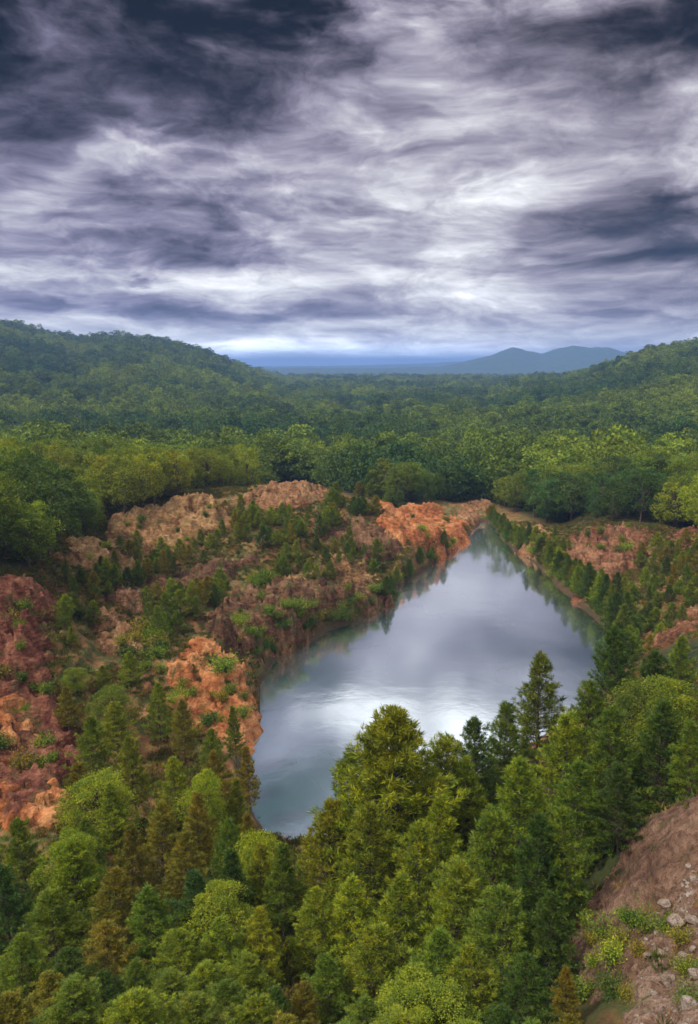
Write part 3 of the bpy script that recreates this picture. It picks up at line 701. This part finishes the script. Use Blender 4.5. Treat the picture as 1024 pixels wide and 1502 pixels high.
# young pines and shrubs on and between the ledges: (polygon in the photograph, how many, height range, kind)
def scatter_px(poly, n, sep):
    P = np.array(poly); out = []; tries = 0
    while len(out) < n and tries < n * 40:
        tries += 1
        px, py = rnd.uniform(P[:, 0].min(), P[:, 0].max()), rnd.uniform(P[:, 1].min(), P[:, 1].max())
        if poly_sd(P, np.array([px]), np.array([py]))[0] > 0: continue
        x, y = on_ground(px, py)
        if poly_sd(LAKE, np.array([x]), np.array([y]))[0] < 1.5: continue
        if all((x - a) ** 2 + (y - b) ** 2 > sep * sep for a, b in out): out.append((x, y))
    return out
SCRUB = [
    ([(310, 800), (330, 765), (420, 755), (500, 760), (480, 800), (400, 806)], 34, (3.2, 5.6), 'y', 'between the reddish knoll and the narrow ledge'),
    ([(400, 850), (420, 815), (490, 800), (560, 815), (560, 850), (480, 852)], 26, (2.6, 4.6), 'y', 'on the ledge above the brown headland'),
    ([(130, 865), (150, 832), (250, 805), (310, 795), (300, 825), (200, 868)], 30, (2.8, 5.0), 'y', 'between the highest tan ledge and the narrow ledge'),
    ([(210, 950), (215, 890), (300, 868), (345, 862), (320, 900), (240, 955)], 28, (2.8, 5.2), 'y', 'between the narrow ledge and the orange clay bank'),
    ([(480, 755), (490, 725), (560, 730), (600, 750), (560, 770)], 18, (3, 5.5), 'y', 'left of the orange-red clay bluff'),
    ([(85, 930), (95, 850), (150, 850), (165, 890), (130, 930)], 14, (2.5, 4.5), 'y', 'right of the rim of the red rock slope'),
    ([(560, 885), (575, 855), (640, 812), (650, 825), (600, 850), (570, 890)], 18, (2.6, 4.6), 'y', 'along the far left shore of the lake'),
    ([(385, 960), (390, 930), (480, 905), (560, 885), (560, 900), (470, 925)], 14, (1.2, 2.2), 's', 'at the foot of the brown headland'),
    ([(800, 838), (770, 815), (790, 800), (850, 850), (890, 890), (900, 930), (870, 900)], 32, (2.8, 5.2), 'y', 'along the right shore of the lake'),
    ([(715, 765), (720, 750), (770, 790), (760, 805), (735, 790)], 9, (2.2, 4.0), 'y', 'right of the tip of the lake'),
    ([(340, 870), (380, 842), (410, 850), (400, 872)], 10, (1.6, 3.0), 's', 'in the gap behind the brown headland'),
    ([(330, 960), (340, 900), (430, 884), (440, 930), (370, 970)], 14, (1.0, 2.0), 's', 'on top of the brown headland'),
    ([(170, 960), (210, 930), (260, 950), (240, 990), (180, 985)], 12, (1.4, 2.6), 's', 'beside the pinkish clay patch'),
    ([(240, 1070), (262, 965), (360, 965), (380, 1070), (300, 1095)], 16, (1.0, 2.6), 's', 'on the orange clay bank'),
    ([(0, 1160), (0, 880), (70, 880), (80, 1150), (40, 1190)], 15, (.8, 2.2), 's', 'on the red rock slope'),
    ([(900, 960), (890, 900), (930, 850), (1020, 820), (1024, 900), (960, 960)], 40, (2.6, 5.0), 'y', 'between the right shore and the rusty clay patch'),
    ([(815, 835), (800, 800), (840, 790), (848, 850)], 8, (2, 3.6), 'y', 'left of the red-topped rock face'),
    ([(930, 850), (940, 800), (1030, 800), (1030, 850)], 16, (3, 5.5), 'y', 'right of the red-topped rock face'),
    ([(940, 940), (950, 885), (1030, 870), (1030, 935)], 10, (1.2, 2.2), 's', 'on the rusty clay patch at the edge'),
    ([(150, 1270), (180, 1200), (330, 1190), (350, 1250), (280, 1290)], 12, (1.4, 2.6), 's', 'on the bare soil left of the lake end'),
    ([(850, 1480), (860, 1400), (930, 1330), (950, 1360), (920, 1490)], 14, (.7, 1.4), 's', 'along the lower edge of the dirt track'),
    ([(940, 1490), (960, 1320), (1020, 1290), (1020, 1490)], 5, (.6, 1.0), 's', 'among the pale rubble'),
    ([(120, 835), (150, 785), (320, 740), (330, 770), (200, 825)], 14, (.9, 2.2), 's', 'on the highest tan ledge'),
    ([(570, 770), (600, 748), (680, 770), (650, 800)], 7, (1.0, 2.0), 's', 'on the orange-red clay bluff'),
    ([(845, 840), (860, 785), (930, 785), (920, 840)], 8, (1.0, 2.4), 's', 'on the red-topped rock face'),
]
for poly, n, (h0, h1), kd, where in SCRUB:
    for x, y in scatter_px(poly, n, 1.7 if kd == 'y' else 1.2):
        tint = rnd.choice([DARK, MID, MID, MID, LIME, OLIVE])
        if kd == 'y': plant('young_pine', YOUNG, x, y, rnd.uniform(h0, h1), tint, base_h=5.5, wide=rnd.uniform(.9, 1.3), place=where)
        else: plant('shrub', SHRUBS, x, y, rnd.uniform(h0, h1) * 1.1, tint, base_h=2.2, wide=rnd.uniform(.9, 1.5), parts=('stem', 'foliage'), place=where)

# belt of broadleaf trees round the back of the quarry
def belt_ok(x, y, g=None):
    q = poly_sd(QUARRY, x, y); l = poly_sd(LAKE, x, y)
    return (q > 1.5) & (l > 4)
cand = []
gx, gy = np.meshgrid(np.arange(-190, 190, 6.6), np.arange(100, 420, 6.6))
gx = (gx + rng.uniform(-2.6, 2.6, gx.shape)).ravel(); gy = (gy + rng.uniform(-2.6, 2.6, gy.shape)).ravel()
okm = belt_ok(gx, gy) & (np.abs(gx) < gy * .50 + 8) & ~((gx > 10) & (gy < 165)) & ~((gx > -40) & (gx < 10) & (gy < 190))
bx_, by_ = gx[okm], gy[okm]
dist = poly_sd(QUARRY, bx_, by_)
order = np.argsort(np.hypot(bx_, by_))
BELT = [(bx_[i], by_[i]) for i in order]
near_belt, far_belt = BELT[:295], BELT[295:]
def belt_tint(x, y):
    n = float(fbm(np.array([x / 26.]), np.array([y / 26.]), 3, 61)[0]) + rnd.uniform(-.10, .10) + .05
    return BLUE if n < -.2 else DARK if n < -.08 else MID if n < .07 else LIME if n < .22 else YELLOW
for x, y in near_belt:
    plant('broadleaf_tree', LEAFY, x, y, rnd.uniform(9.5, 15.5), belt_tint(x, y), base_h=13.0, wide=rnd.uniform(.9, 1.25))

# ------------------------------------------------------------------ woodland beyond, as one mass
def instanced(name, pts, scl, rot, idx, tint, kinds, label):
    me = bpy.data.meshes.new(name); n = len(pts)
    me.vertices.add(n); me.vertices.foreach_set('co', np.asarray(pts, np.float32).ravel())
    for nm, ty, arr in (('scl', 'FLOAT_VECTOR', scl), ('rot', 'FLOAT', rot), ('idx', 'INT', idx), ('tint', 'FLOAT_COLOR', tint)):
        a = me.attributes.new(nm, ty, 'POINT')
        a.data.foreach_set({'FLOAT_VECTOR': 'vector', 'FLOAT': 'value', 'INT': 'value', 'FLOAT_COLOR': 'color'}[ty], np.asarray(arr, np.int32 if ty == 'INT' else np.float32).ravel())
    col = bpy.data.collections.new(name + '_kinds')
    for k, m in enumerate(kinds):
        o = bpy.data.objects.new(f'{name}_kind', m); col.objects.link(o)
    o = link(name, me)
    ng = bpy.data.node_groups.new(name, 'GeometryNodeTree')
    ng.interface.new_socket('Geometry', in_out='INPUT', socket_type='NodeSocketGeometry'); ng.interface.new_socket('Geometry', in_out='OUTPUT', socket_type='NodeSocketGeometry')
    N, L = ng.nodes, ng.links
    gi, go = N.new('NodeGroupInput'), N.new('NodeGroupOutput')
    ci = N.new('GeometryNodeCollectionInfo'); ci.inputs['Collection'].default_value = col; ci.inputs['Separate Children'].default_value = True; ci.inputs['Reset Children'].default_value = True
    ip = N.new('GeometryNodeInstanceOnPoints'); ip.inputs['Pick Instance'].default_value = True
    def attr(nm, ty):
        a = N.new('GeometryNodeInputNamedAttribute'); a.data_type = ty; a.inputs['Name'].default_value = nm; return a.outputs['Attribute']
    cb = N.new('ShaderNodeCombineXYZ'); L.new(attr('rot', 'FLOAT'), cb.inputs[2])
    er = N.new('FunctionNodeEulerToRotation'); L.new(cb.outputs[0], er.inputs[0])
    L.new(gi.outputs[0], ip.inputs['Points']); L.new(ci.outputs[0], ip.inputs['Instance']); L.new(attr('idx', 'INT'), ip.inputs['Instance Index'])
    L.new(er.outputs[0], ip.inputs['Rotation']); L.new(attr('scl', 'FLOAT_VECTOR'), ip.inputs['Scale']); L.new(ip.outputs[0], go.inputs[0])
    md = o.modifiers.new('scatter', 'NODES'); md.node_group = ng
    return tag(o, label, kind='stuff')

def wood():
    px_, py_ = [np.array([p[0] for p in far_belt])], [np.array([p[1] for p in far_belt])]
    for r0, r1, s in ((380, 700, 7.0), (700, 1300, 9.0), (1300, 3000, 12.5)):
        n = int(1.15 * (r1 * r1 - r0 * r0) / 2 / (s * s) * 1.15)
        rr = np.sqrt(rng.uniform(r0 * r0, r1 * r1, n)); aa = rng.uniform(-.575, .575, n)
        px_.append(rr * np.sin(aa)); py_.append(rr * np.cos(aa))
    x, y = np.concatenate(px_), np.concatenate(py_)
    far = np.hypot(x, y)
    fb = np.arange(len(x)) < len(far_belt)
    keep = (fb | (y > 424) | (far > 424)) & (fbm(x / 45, y / 45, 3, 88) + .5 * fbm(x / 200, y / 200, 2, 89) > -.27)
    x, y, far = x[keep], y[keep], far[keep]
    z = T(x, y) - .3
    h = np.clip(rng.normal(12.5, 4., len(x)), 5, 23) * (1 + .35 * sstep(700, 2500, far))
    wd = h * rng.uniform(.9, 1.25, len(x)) * (1 + .25 * sstep(700, 2500, far))
    scl = np.stack([wd / 13, wd / 13, h / 13], -1)
    n = fbm(x / 95, y / 95, 4, 61) * 1.0 + rng.uniform(-.10, .10, len(x)) + .06 * (1 - sstep(300, 900, far))
    pal = np.array([TONE[k] for k in (BLUE, DARK, MID, LIME, YELLOW)]); stops = np.array([-.30, -.14, .02, .2, .46])
    tint = np.stack([np.interp(n, stops, pal[:, k]) for k in range(3)] + [np.ones(len(x))], -1)
    tint[:, :3] *= rng.uniform(.6, 1.1, len(x))[:, None] * np.array([.92, 1., 1.1])
    kinds = [leafy(71 + k, 13, (.36, .26, .32, .22, .40)[k], (20, 16, 26, 14, 22)[k], 56, .80, .1, LEAF_FAR, (1., 1.4, .9, 1.7, .8)[k], False)[1] for k in range(5)]
    instanced('forest', np.stack([x, y, z], -1), scl, rng.uniform(0, 6.28, len(x)), rng.integers(0, 5, len(x)), tint, kinds, 'unbroken green woodland filling the valley and hills beyond the quarry')
wood()

def ground_cover():
    kinds = []
    for k in range(4):
        r = np.random.default_rng(200 + k); n = 70; a = Acc()
        p = np.stack([r.normal(size=n) * .3, r.normal(size=n) * .3, np.zeros(n)], -1)
        d = r.normal(size=(n, 3)) * .5 + [0, 0, 1]; d[:, 2] = np.abs(d[:, 2])
        a.add(*blades(p, d, r.uniform(.2, .6, n), r.uniform(.05, .13, n), r)); kinds.append(a.mesh('weed_kind', LEAF_FAR))
    n = 110000
    rr = np.sqrt(rng.uniform(24 ** 2, 250 ** 2, n)); aa = rng.uniform(-.52, .52, n)
    x, y = rr * np.sin(aa), rr * np.cos(aa)
    dn = fbm(x / 7, y / 7, 4, 301)
    ok = (poly_sd(LAKE, x, y) > .8) & (dn + rng.uniform(-.15, .15, n) > -.02)
    x, y = x[ok], y[ok]; z = T(x, y)
    s = rng.uniform(.45, 1.1, len(x))[:, None] * np.ones((1, 3))
    pal = np.array([(.05, .07, .016), (.085, .10, .02), (.14, .115, .035), (.16, .10, .045)])
    t = pal[rng.integers(0, 4, len(x))] * rng.uniform(.7, 1.2, len(x))[:, None]
    instanced('undergrowth', np.stack([x, y, z], -1), s, rng.uniform(0, 6.28, len(x)), rng.integers(0, 4, len(x)), np.concatenate([t, np.ones((len(x), 1))], 1), kinds, 'low weeds and dry grass tufts on the quarry soil')
ground_cover()

# ------------------------------------------------------------------ boulders on the right bank
def boulder_mesh(seed):
    import bmesh
    r = np.random.default_rng(seed)
    bm = bmesh.new(); bmesh.ops.create_icosphere(bm, subdivisions=3, radius=.5)
    cuts = r.normal(size=(11, 3)); cuts /= np.linalg.norm(cuts, axis=1)[:, None]
    lv = r.uniform(.24, .44, 11)
    for v in bm.verts:
        c = np.array(v.co)
        for n, l in zip(cuts, lv):
            d = c @ n
            if d > l: c = c - n * (d - l) * .92
        v.co = Vector(c * (1, .85, .7))
    me = bpy.data.meshes.new('boulder'); bm.to_mesh(me); bm.free(); me.materials.append(PALE); return me
BM = [boulder_mesh(k) for k in range(5)]
def rubble():
    import bmesh
    n = 15000; x = rng.uniform(12, 48, n); y = rng.uniform(16, 58, n)
    ok = (poly_sd(BANK, x, y) < -.3) & (poly_sd([on_ground(*p) for p in TRACK], x, y) > rng.uniform(-.3, .8, n)) & (fbm(x / 5, y / 5, 3, 401) + rng.uniform(-.2, .2, n) > -.05); x, y = x[ok], y[ok]
    z = GZS(x, y); sc = np.exp(rng.normal(-1.75, .55, len(x)))[:, None] * rng.uniform(.6, 1.3, (len(x), 3))
    t = np.ones((len(x), 4)); t[:, :3] = np.array([(.30, .20, .14)]) * rng.uniform(.5, 1.6, (len(x), 1))
    instanced('gravel', np.stack([x, y, z], -1), np.minimum(sc, .5), rng.uniform(0, 6.28, len(x)), rng.integers(0, 5, len(x)), t, BM, 'pale broken stones strewn over the red dirt bank')
rubble()
BOULD = []
for px, py, s in [(975, 1330, 1.0), (1005, 1318, .8), (958, 1365, .7), (990, 1372, 1.2), (1016, 1360, .9), (966, 1408, .9), (1000, 1412, .7), (984, 1450, 1.1), (1016, 1445, .8), (955, 1462, .6), (1010, 1485, 1.0), (972, 1490, .8),
                  (1018, 1300, .6), (948, 1420, .5), (1002, 1345, .5), (1015, 1400, .5), (962, 1385, .4), (992, 1432, .45)]:
    x, y = on_ground(px, py)
    o = link('boulder', BM[len(BOULD) % 5]); o.location = (x, y, GZ(x, y) + .12 * s); o.rotation_euler = (rnd.uniform(-.4, .4), rnd.uniform(-.4, .4), rnd.uniform(0, 6.28))
    o.scale = (s * .95,) * 3; BOULD.append((px, py, s, o))


# ------------------------------------------------------------------ names of what stands where
ORD = ['', 'first', 'second', 'third', 'fourth', 'fifth', 'sixth', 'seventh', 'eighth', 'ninth', 'tenth', 'eleventh', 'twelfth', 'thirteenth', 'fourteenth', 'fifteenth', 'sixteenth', 'seventeenth', 'eighteenth',
       'nineteenth', 'twentieth'] + ['twenty-' + w for w in 'first second third fourth fifth sixth seventh eighth ninth'.split()] + ['thirtieth'] + ['thirty-' + w for w in 'first second third fourth fifth sixth seventh eighth ninth'.split()]
def fore_place(r):
    px, top = r['px'], r['top']
    if px > 690 and top < 1150: return 'on the slope right of the lake'
    if px > 780 and top > 1150: return 'beside the dirt track'
    if 395 < px and top < 1270: return "in front of the lake's near end"
    if 395 < px: return 'in the thicket at the bottom centre'
    if top > 1200 and not (115 < px < 200 and top < 1215): return 'in the thicket at the lower left'
    return 'between the red slope and the lake'
def belt_place(r):
    px = r['px']
    row = 'front' if r['q'] < 9 else 'middle' if r['q'] < 24 else 'back'
    seg = ('above the red rock slope' if px < 110 else 'behind the highest tan ledge' if px < 345 else 'behind the reddish knoll' if px < 490 else 'behind the orange-red bluff' if px < 680 else
           'behind the tip of the lake' if px < 820 else 'behind the red-topped rock face' if px < 945 else 'at the right edge')
    return f'in the {row} row {seg}'
KINDN = {'pine_tree': ('pine', 'pine tree', 'pines on the near slopes'), 'young_pine': ('young pine', 'young pine', 'young pines on the quarry ledges'), 'shrub': ('shrub', 'shrub', 'shrubs on bare rock and clay'),
         'leafy_tree': ('leafy tree', 'tree', 'leafy trees among the pines'), 'broadleaf_tree': ('broadleaf', 'tree', 'broadleaf trees round the quarry')}
buckets = {}
for r in Plants.rows:
    if r['name'] == 'broadleaf_tree': r['q'] = float(poly_sd(QUARRY, np.array([r['x']]), np.array([r['y']]))[0]); r['place'] = belt_place(r)
    elif r['name'] in ('pine_tree', 'leafy_tree') and not r['place']: r['place'] = fore_place(r)
    r['look'] = TONE_WORD[r['tone']] + ' ' + KINDN[r['name']][0]
    if r['warm'] > .11: r['look'] = 'rust-tipped ' + r['look']
    buckets.setdefault((r['look'], r['place']), []).append(r)
for (look, place), rows in buckets.items():
    rows.sort(key=lambda r: r['px'])
    for i, r in enumerate(rows):
        nm, cat, grp = KINDN[r['name']]
        lab = f'{look} standing {place}' if len(rows) == 1 else f'{ORD[i + 1]} {look} from left {place}'
        if r is Plants.rows[0]: lab = 'largest yellow-green pine, rusty near the top, overlapping the lake in the middle'
        tag(r['o'], lab, cat, grp)
BOULD.sort(key=lambda b: b[0])
for i, (px, py, sz, o) in enumerate(BOULD):
    size = 'large' if sz >= .9 else 'middling' if sz >= .6 else 'small'
    same = [b for b in BOULD if ('large' if b[2] >= .9 else 'middling' if b[2] >= .6 else 'small') == size]
    k = [b[3] for b in same].index(o) + 1
    tag(o, f'{ORD[k]} {size} pale boulder from the left on the red rubble bank', 'boulder', 'pale boulders on the rubble bank')


# ------------------------------------------------------------------ sky and light
def build_world():
    w = bpy.data.worlds.new('World'); scene.world = w; w.use_nodes = True
    g = NT(w.node_tree); g.n.clear()
    out = g.new('ShaderNodeOutputWorld')
    tc = g.new('ShaderNodeTexCoord'); D = tc.outputs['Generated']
    s = g.new('ShaderNodeSeparateXYZ'); g.put(s.inputs[0], D)
    x, y, z = s.outputs
    el = g.m('MULTIPLY', g.m('ARCSINE', z), 57.2958)
    az = g.m('MULTIPLY', g.m('ARCTAN2', x, y), 57.2958)
    k = g.m('DIVIDE', 1.0, g.m('ADD', g.m('MAXIMUM', z, 0.0), .22))
    P = g.comb(g.m('MULTIPLY', x, k), g.m('MULTIPLY', y, k), 0.)
    A = g.comb(g.m('MULTIPLY', x, 2.6), g.m('MULTIPLY', g.m('POWER', g.m('MAXIMUM', z, 0.0004), .8), 5.2), g.m('MULTIPLY', y, 1.0))
    w0 = g.vmath('SUBTRACT', g.noise(A, 1.6, 3, .5, col=True), (.5, .5, .5))
    A1 = g.vmath('ADD', A, g.vmath('MULTIPLY', w0, (.6, .30, .3)))
    wv = g.vmath('SUBTRACT', g.noise(A1, 3.4, 5, .55, col=True), (.5, .5, .5))
    A2 = g.vmath('ADD', A1, g.vmath('MULTIPLY', wv, (.24, .14, .14)))
    n1 = g.noise(A1, 1.7, 5, .52)
    n2 = g.noise(A2, 3.8, 8, .60)
    n3 = g.noise(g.vmath('ADD', g.vmath('MULTIPLY', A2, (.55, 1.9, .6)), (3., 1., 0.)), 2.6, 5, .55)
    rd = g.m('ABSOLUTE', g.m('SUBTRACT', g.noise(g.vmath('ADD', A2, (9., 4., 2.)), 2.6, 4, .5), .5))
    n4 = g.m('SUBTRACT', .62, g.m('MULTIPLY', rd, 2.2))
    ws = g.new('ShaderNodeSeparateXYZ'); g.put(ws.inputs[0], wv)
    azw = g.m('ADD', az, g.m('MULTIPLY', ws.outputs[0], 11.0)); elw = g.m('ADD', el, g.m('MULTIPLY', ws.outputs[1], 6.0))
    prof = g.ramp(g.m('DIVIDE', g.m('MAXIMUM', el, 0.), 60.), [(e / 60., (v, v, v)) for e, v in
            [(0, .86), (1.0, .88), (2.2, .84), (4.0, .72), (6.2, .78), (8.4, .68), (10.6, .62), (12.5, .66), (14.5, .57), (17., .47), (19.5, .39), (22.3, .35), (24.6, .66), (28, .56), (33, .56), (37, .80), (48, 1.06), (60, 1.08)]])
    sc_ = g.new('ShaderNodeSeparateColor'); g.put(sc_.inputs[0], prof); Lm = sc_.outputs[0]
    for n_, a in ((n1, 1.05), (n2, .78), (n3, .60), (n4, .22)):
        Lm = g.m('ADD', Lm, g.m('MULTIPLY', g.m('SUBTRACT', n_, .5), a))
    n5 = g.noise(g.vmath('ADD', P, g.vmath('SCALE', wv, scale=.25)), 6.5, 5, .55)
    Lm = g.m('ADD', Lm, g.m('MULTIPLY', g.m('MULTIPLY', g.m('SUBTRACT', n5, .5), 2.0), g.rng(el, 17.5, 25.)))
    n6 = g.noise(g.comb(g.m('MULTIPLY', x, 1.6), g.m('ADD', g.m('MULTIPLY', z, 17.), g.m('MULTIPLY', ws.outputs[1], .9)), y), 1.9, 5, .6)
    Lm = g.m('ADD', Lm, g.m('MULTIPLY', g.m('MULTIPLY', g.m('SUBTRACT', n6, .5), .75), g.rng(el, 16, 9)))
    n7 = g.noise(g.vmath('MULTIPLY', A1, (1., 1.35, 1.)), 7.5, 7, .62)
    Lm = g.m('ADD', Lm, g.m('MULTIPLY', g.m('SUBTRACT', n7, .5), .42))
    def ae(px, py):
        d = ray(px, py); d = d / np.linalg.norm(d)
        return math.degrees(math.atan2(d[0], d[1])), math.degrees(math.asin(d[2]))
    # cloud masses: centre, half width and half height in photo pixels, brightness
    for px, py, rx, ry, a, rot in [
        (10, 50, 45, 90, -.14, 0), (390, 35, 130, 60, -.22, 15), (60, 250, 110, 36, .10, 20), (985, 45, 90, 60, -.20, 30), (745, 290, 120, 30, .24, 0), (640, 190, 70, 40, .12, 0), (690, 150, 130, 80, .22, -20), (350, 85, 36, 28, .25, 0), (150, 190, 150, 40, .04, 0),
        (75, 262, 70, 26, .20, 20), (220, 215, 70, 14, .18, 10), (560, 312, 190, 14, -.20, 0), (690, 265, 30, 22, -.20, 40), (830, 252, 130, 28, .16, 0), (880, 372, 150, 24, -.26, 0), (1000, 300, 60, 20, -.24, 0), (100, 365, 110, 14, -.14, 0),
        (300, 430, 200, 22, .14, 0), (400, 462, 70, 20, -.24, 0), (225, 417, 22, 7, -.30, 0), (60, 458, 60, 20, -.16, 0), (240, 462, 70, 16, -.12, 0), (560, 495, 140, 20, .16, 0), (600, 210, 120, 14, -.14, 0), (950, 460, 120, 14, -.14, 0), (330, 320, 60, 8, -.08, 0), (1000, 200, 70, 40, -.08, 0)]:
        a0, e0 = ae(px, py); a1, _ = ae(px + rx, py); _, e1 = ae(px, py - ry)
        dx, dy = g.m('SUBTRACT', azw, a0), g.m('SUBTRACT', elw, e0)
        if rot:
            c_, s_ = math.cos(R(rot)), math.sin(R(rot))
            dx, dy = g.m('ADD', g.m('MULTIPLY', dx, c_), g.m('MULTIPLY', dy, s_)), g.m('SUBTRACT', g.m('MULTIPLY', dy, c_), g.m('MULTIPLY', dx, s_))
        q = g.m('ADD', g.m('POWER', g.m('ABSOLUTE', g.m('DIVIDE', dx, abs(a1 - a0))), 2.), g.m('POWER', g.m('ABSOLUTE', g.m('DIVIDE', dy, abs(e1 - e0))), 2.))
        Lm = g.m('ADD', Lm, g.m('MULTIPLY', g.m('EXPONENT', g.m('MULTIPLY', q, -.9)), a))
    # the bright break overhead that the lake mirrors, and the heavier clouds round it
    for a_, e_, ra, re_, v_ in ((6.5, 25.2, 10.5, 4.4, .44), (-10, 20, 7., 6., -.26), (-5.5, 30.5, 5.5, 3., -.26), (-3.5, 34.5, 4., 2., .25), (14, 28, 5., 4., .1)):
        q = g.m('ADD', g.m('POWER', g.m('ABSOLUTE', g.m('DIVIDE', g.m('SUBTRACT', azw, a_), ra)), 2.), g.m('POWER', g.m('ABSOLUTE', g.m('DIVIDE', g.m('SUBTRACT', elw, e_), re_)), 2.))
        Lm = g.m('ADD', Lm, g.m('MULTIPLY', g.m('EXPONENT', g.m('MULTIPLY', q, -.9)), v_))
    Lm = g.m('MINIMUM', g.m('MAXIMUM', Lm, .07), 1.15)
    lin = g.m('MULTIPLY', g.m('POWER', Lm, 2.2), g.m('ADD', 1.0, g.m('MULTIPLY', g.m('MULTIPLY', g.rng(g.m('ADD', el, g.m('MULTIPLY', ws.outputs[1], 2.)), .4, 2.1, 1., 0.), g.m('MULTIPLY', g.rng(az, -14, -5), g.rng(az, 6, 15, 1., 0.))), 3.6)))
    side = g.rng(az, -25, 25)
    tintd = g.mix(side, (.88, .80, 1.18, 1), (.98, .875, 1.10, 1))
    tint = g.mix(g.rng(Lm, .45, .98), tintd, (1.0, 1.0, 1.03, 1))
    tint = g.mix(g.m('MULTIPLY', g.rng(el, .3, 2.0, 1., 0.), g.m('MULTIPLY', g.rng(az, -14, -5), g.rng(az, 6, 15, 1., 0.))), tint, (.78, .95, 1.2, 1))
    cloud = g.new('ShaderNodeBackground'); g.put(cloud.inputs['Color'], g.mix(1.0, tint, g.comb(lin, lin, lin), 'MULTIPLY')); g.put(cloud.inputs['Strength'], g.m('MULTIPLY', g.m('MULTIPLY', g.rng(el, 21.5, 29, 1., 2.0), g.rng(el, 36, 50, 1., .72)), .55))
    sky = g.new('ShaderNodeTexSky', sky_type='NISHITA', sun_disc=False)
    sky.sun_elevation, sky.sun_rotation, sky.air_density, sky.dust_density = SUN_EL, SUN_ROT, 1.2, .6
    clear = g.new('ShaderNodeBackground'); g.put(clear.inputs['Color'], sky.outputs[0]); g.put(clear.inputs['Strength'], .06)
    gap = g.m('MULTIPLY', .45, g.m('MULTIPLY', g.rng(g.m('ADD', el, g.m('MULTIPLY', g.m('SUBTRACT', n3, .5), 2.2)), .55, 1.7, 1., 0.), g.m('MULTIPLY', g.rng(az, -9, -5), g.rng(az, 7, 13, 1., 0.))))
    mx = g.new('ShaderNodeMixShader'); g.put(mx.inputs[0], gap)
    g.l.new(cloud.outputs[0], mx.inputs[1]); g.l.new(clear.outputs[0], mx.inputs[2]); g.l.new(mx.outputs[0], out.inputs['Surface'])
    w.cycles.sampling_method = 'MANUAL'; w.cycles.sample_map_resolution = 512
SUN_EL, SUN_AZ = R(48), R(238)       # behind the camera, to its left
SUN_ROT = SUN_AZ
build_world()
sl = bpy.data.lights.new('sun', 'SUN'); so = bpy.data.objects.new('sun', sl); COL.objects.link(so)
sl.energy, sl.angle, sl.color = 2.3, R(9), (1.0, .955, .88)
dv = Vector((math.sin(SUN_AZ) * math.cos(SUN_EL), math.cos(SUN_AZ) * math.cos(SUN_EL), math.sin(SUN_EL)))
so.rotation_euler = dv.to_track_quat('Z', 'Y').to_euler(); so.location = dv * 100 + Vector((0, 0, 100))

def build_haze():
    import bmesh
    bm = bmesh.new(); bmesh.ops.create_cube(bm, size=1.0)
    me = bpy.data.meshes.new('haze'); bm.to_mesh(me); bm.free()
    o = link('haze', me); o.scale = (64000, 64000, 290); o.location = (0, 0, 85)
    m, g, out = material('haze')
    v = g.new('ShaderNodeVolumePrincipled'); v.inputs['Color'].default_value = (.29, .50, .97, 1); v.inputs['Density'].default_value = 1.5e-4; v.inputs['Anisotropy'].default_value = .1
    g.l.new(v.outputs[0], out.inputs['Volume']); me.materials.append(m)
    tag(o, 'thin blue haze that fades the far mountains', kind='stuff')
build_haze()

vs = scene.view_settings
scene.display_settings.display_device = 'sRGB'
vs.view_transform, vs.look, vs.gamma, vs.exposure, vs.use_curve_mapping = 'Standard', 'None', 1.0, 0.85, False
scene.cycles.max_bounces = 6; scene.cycles.diffuse_bounces = 3; scene.cycles.transmission_bounces = 3; scene.cycles.glossy_bounces = 2
scene.cycles.volume_bounces = 0
scene.cycles.filter_width = 1.6
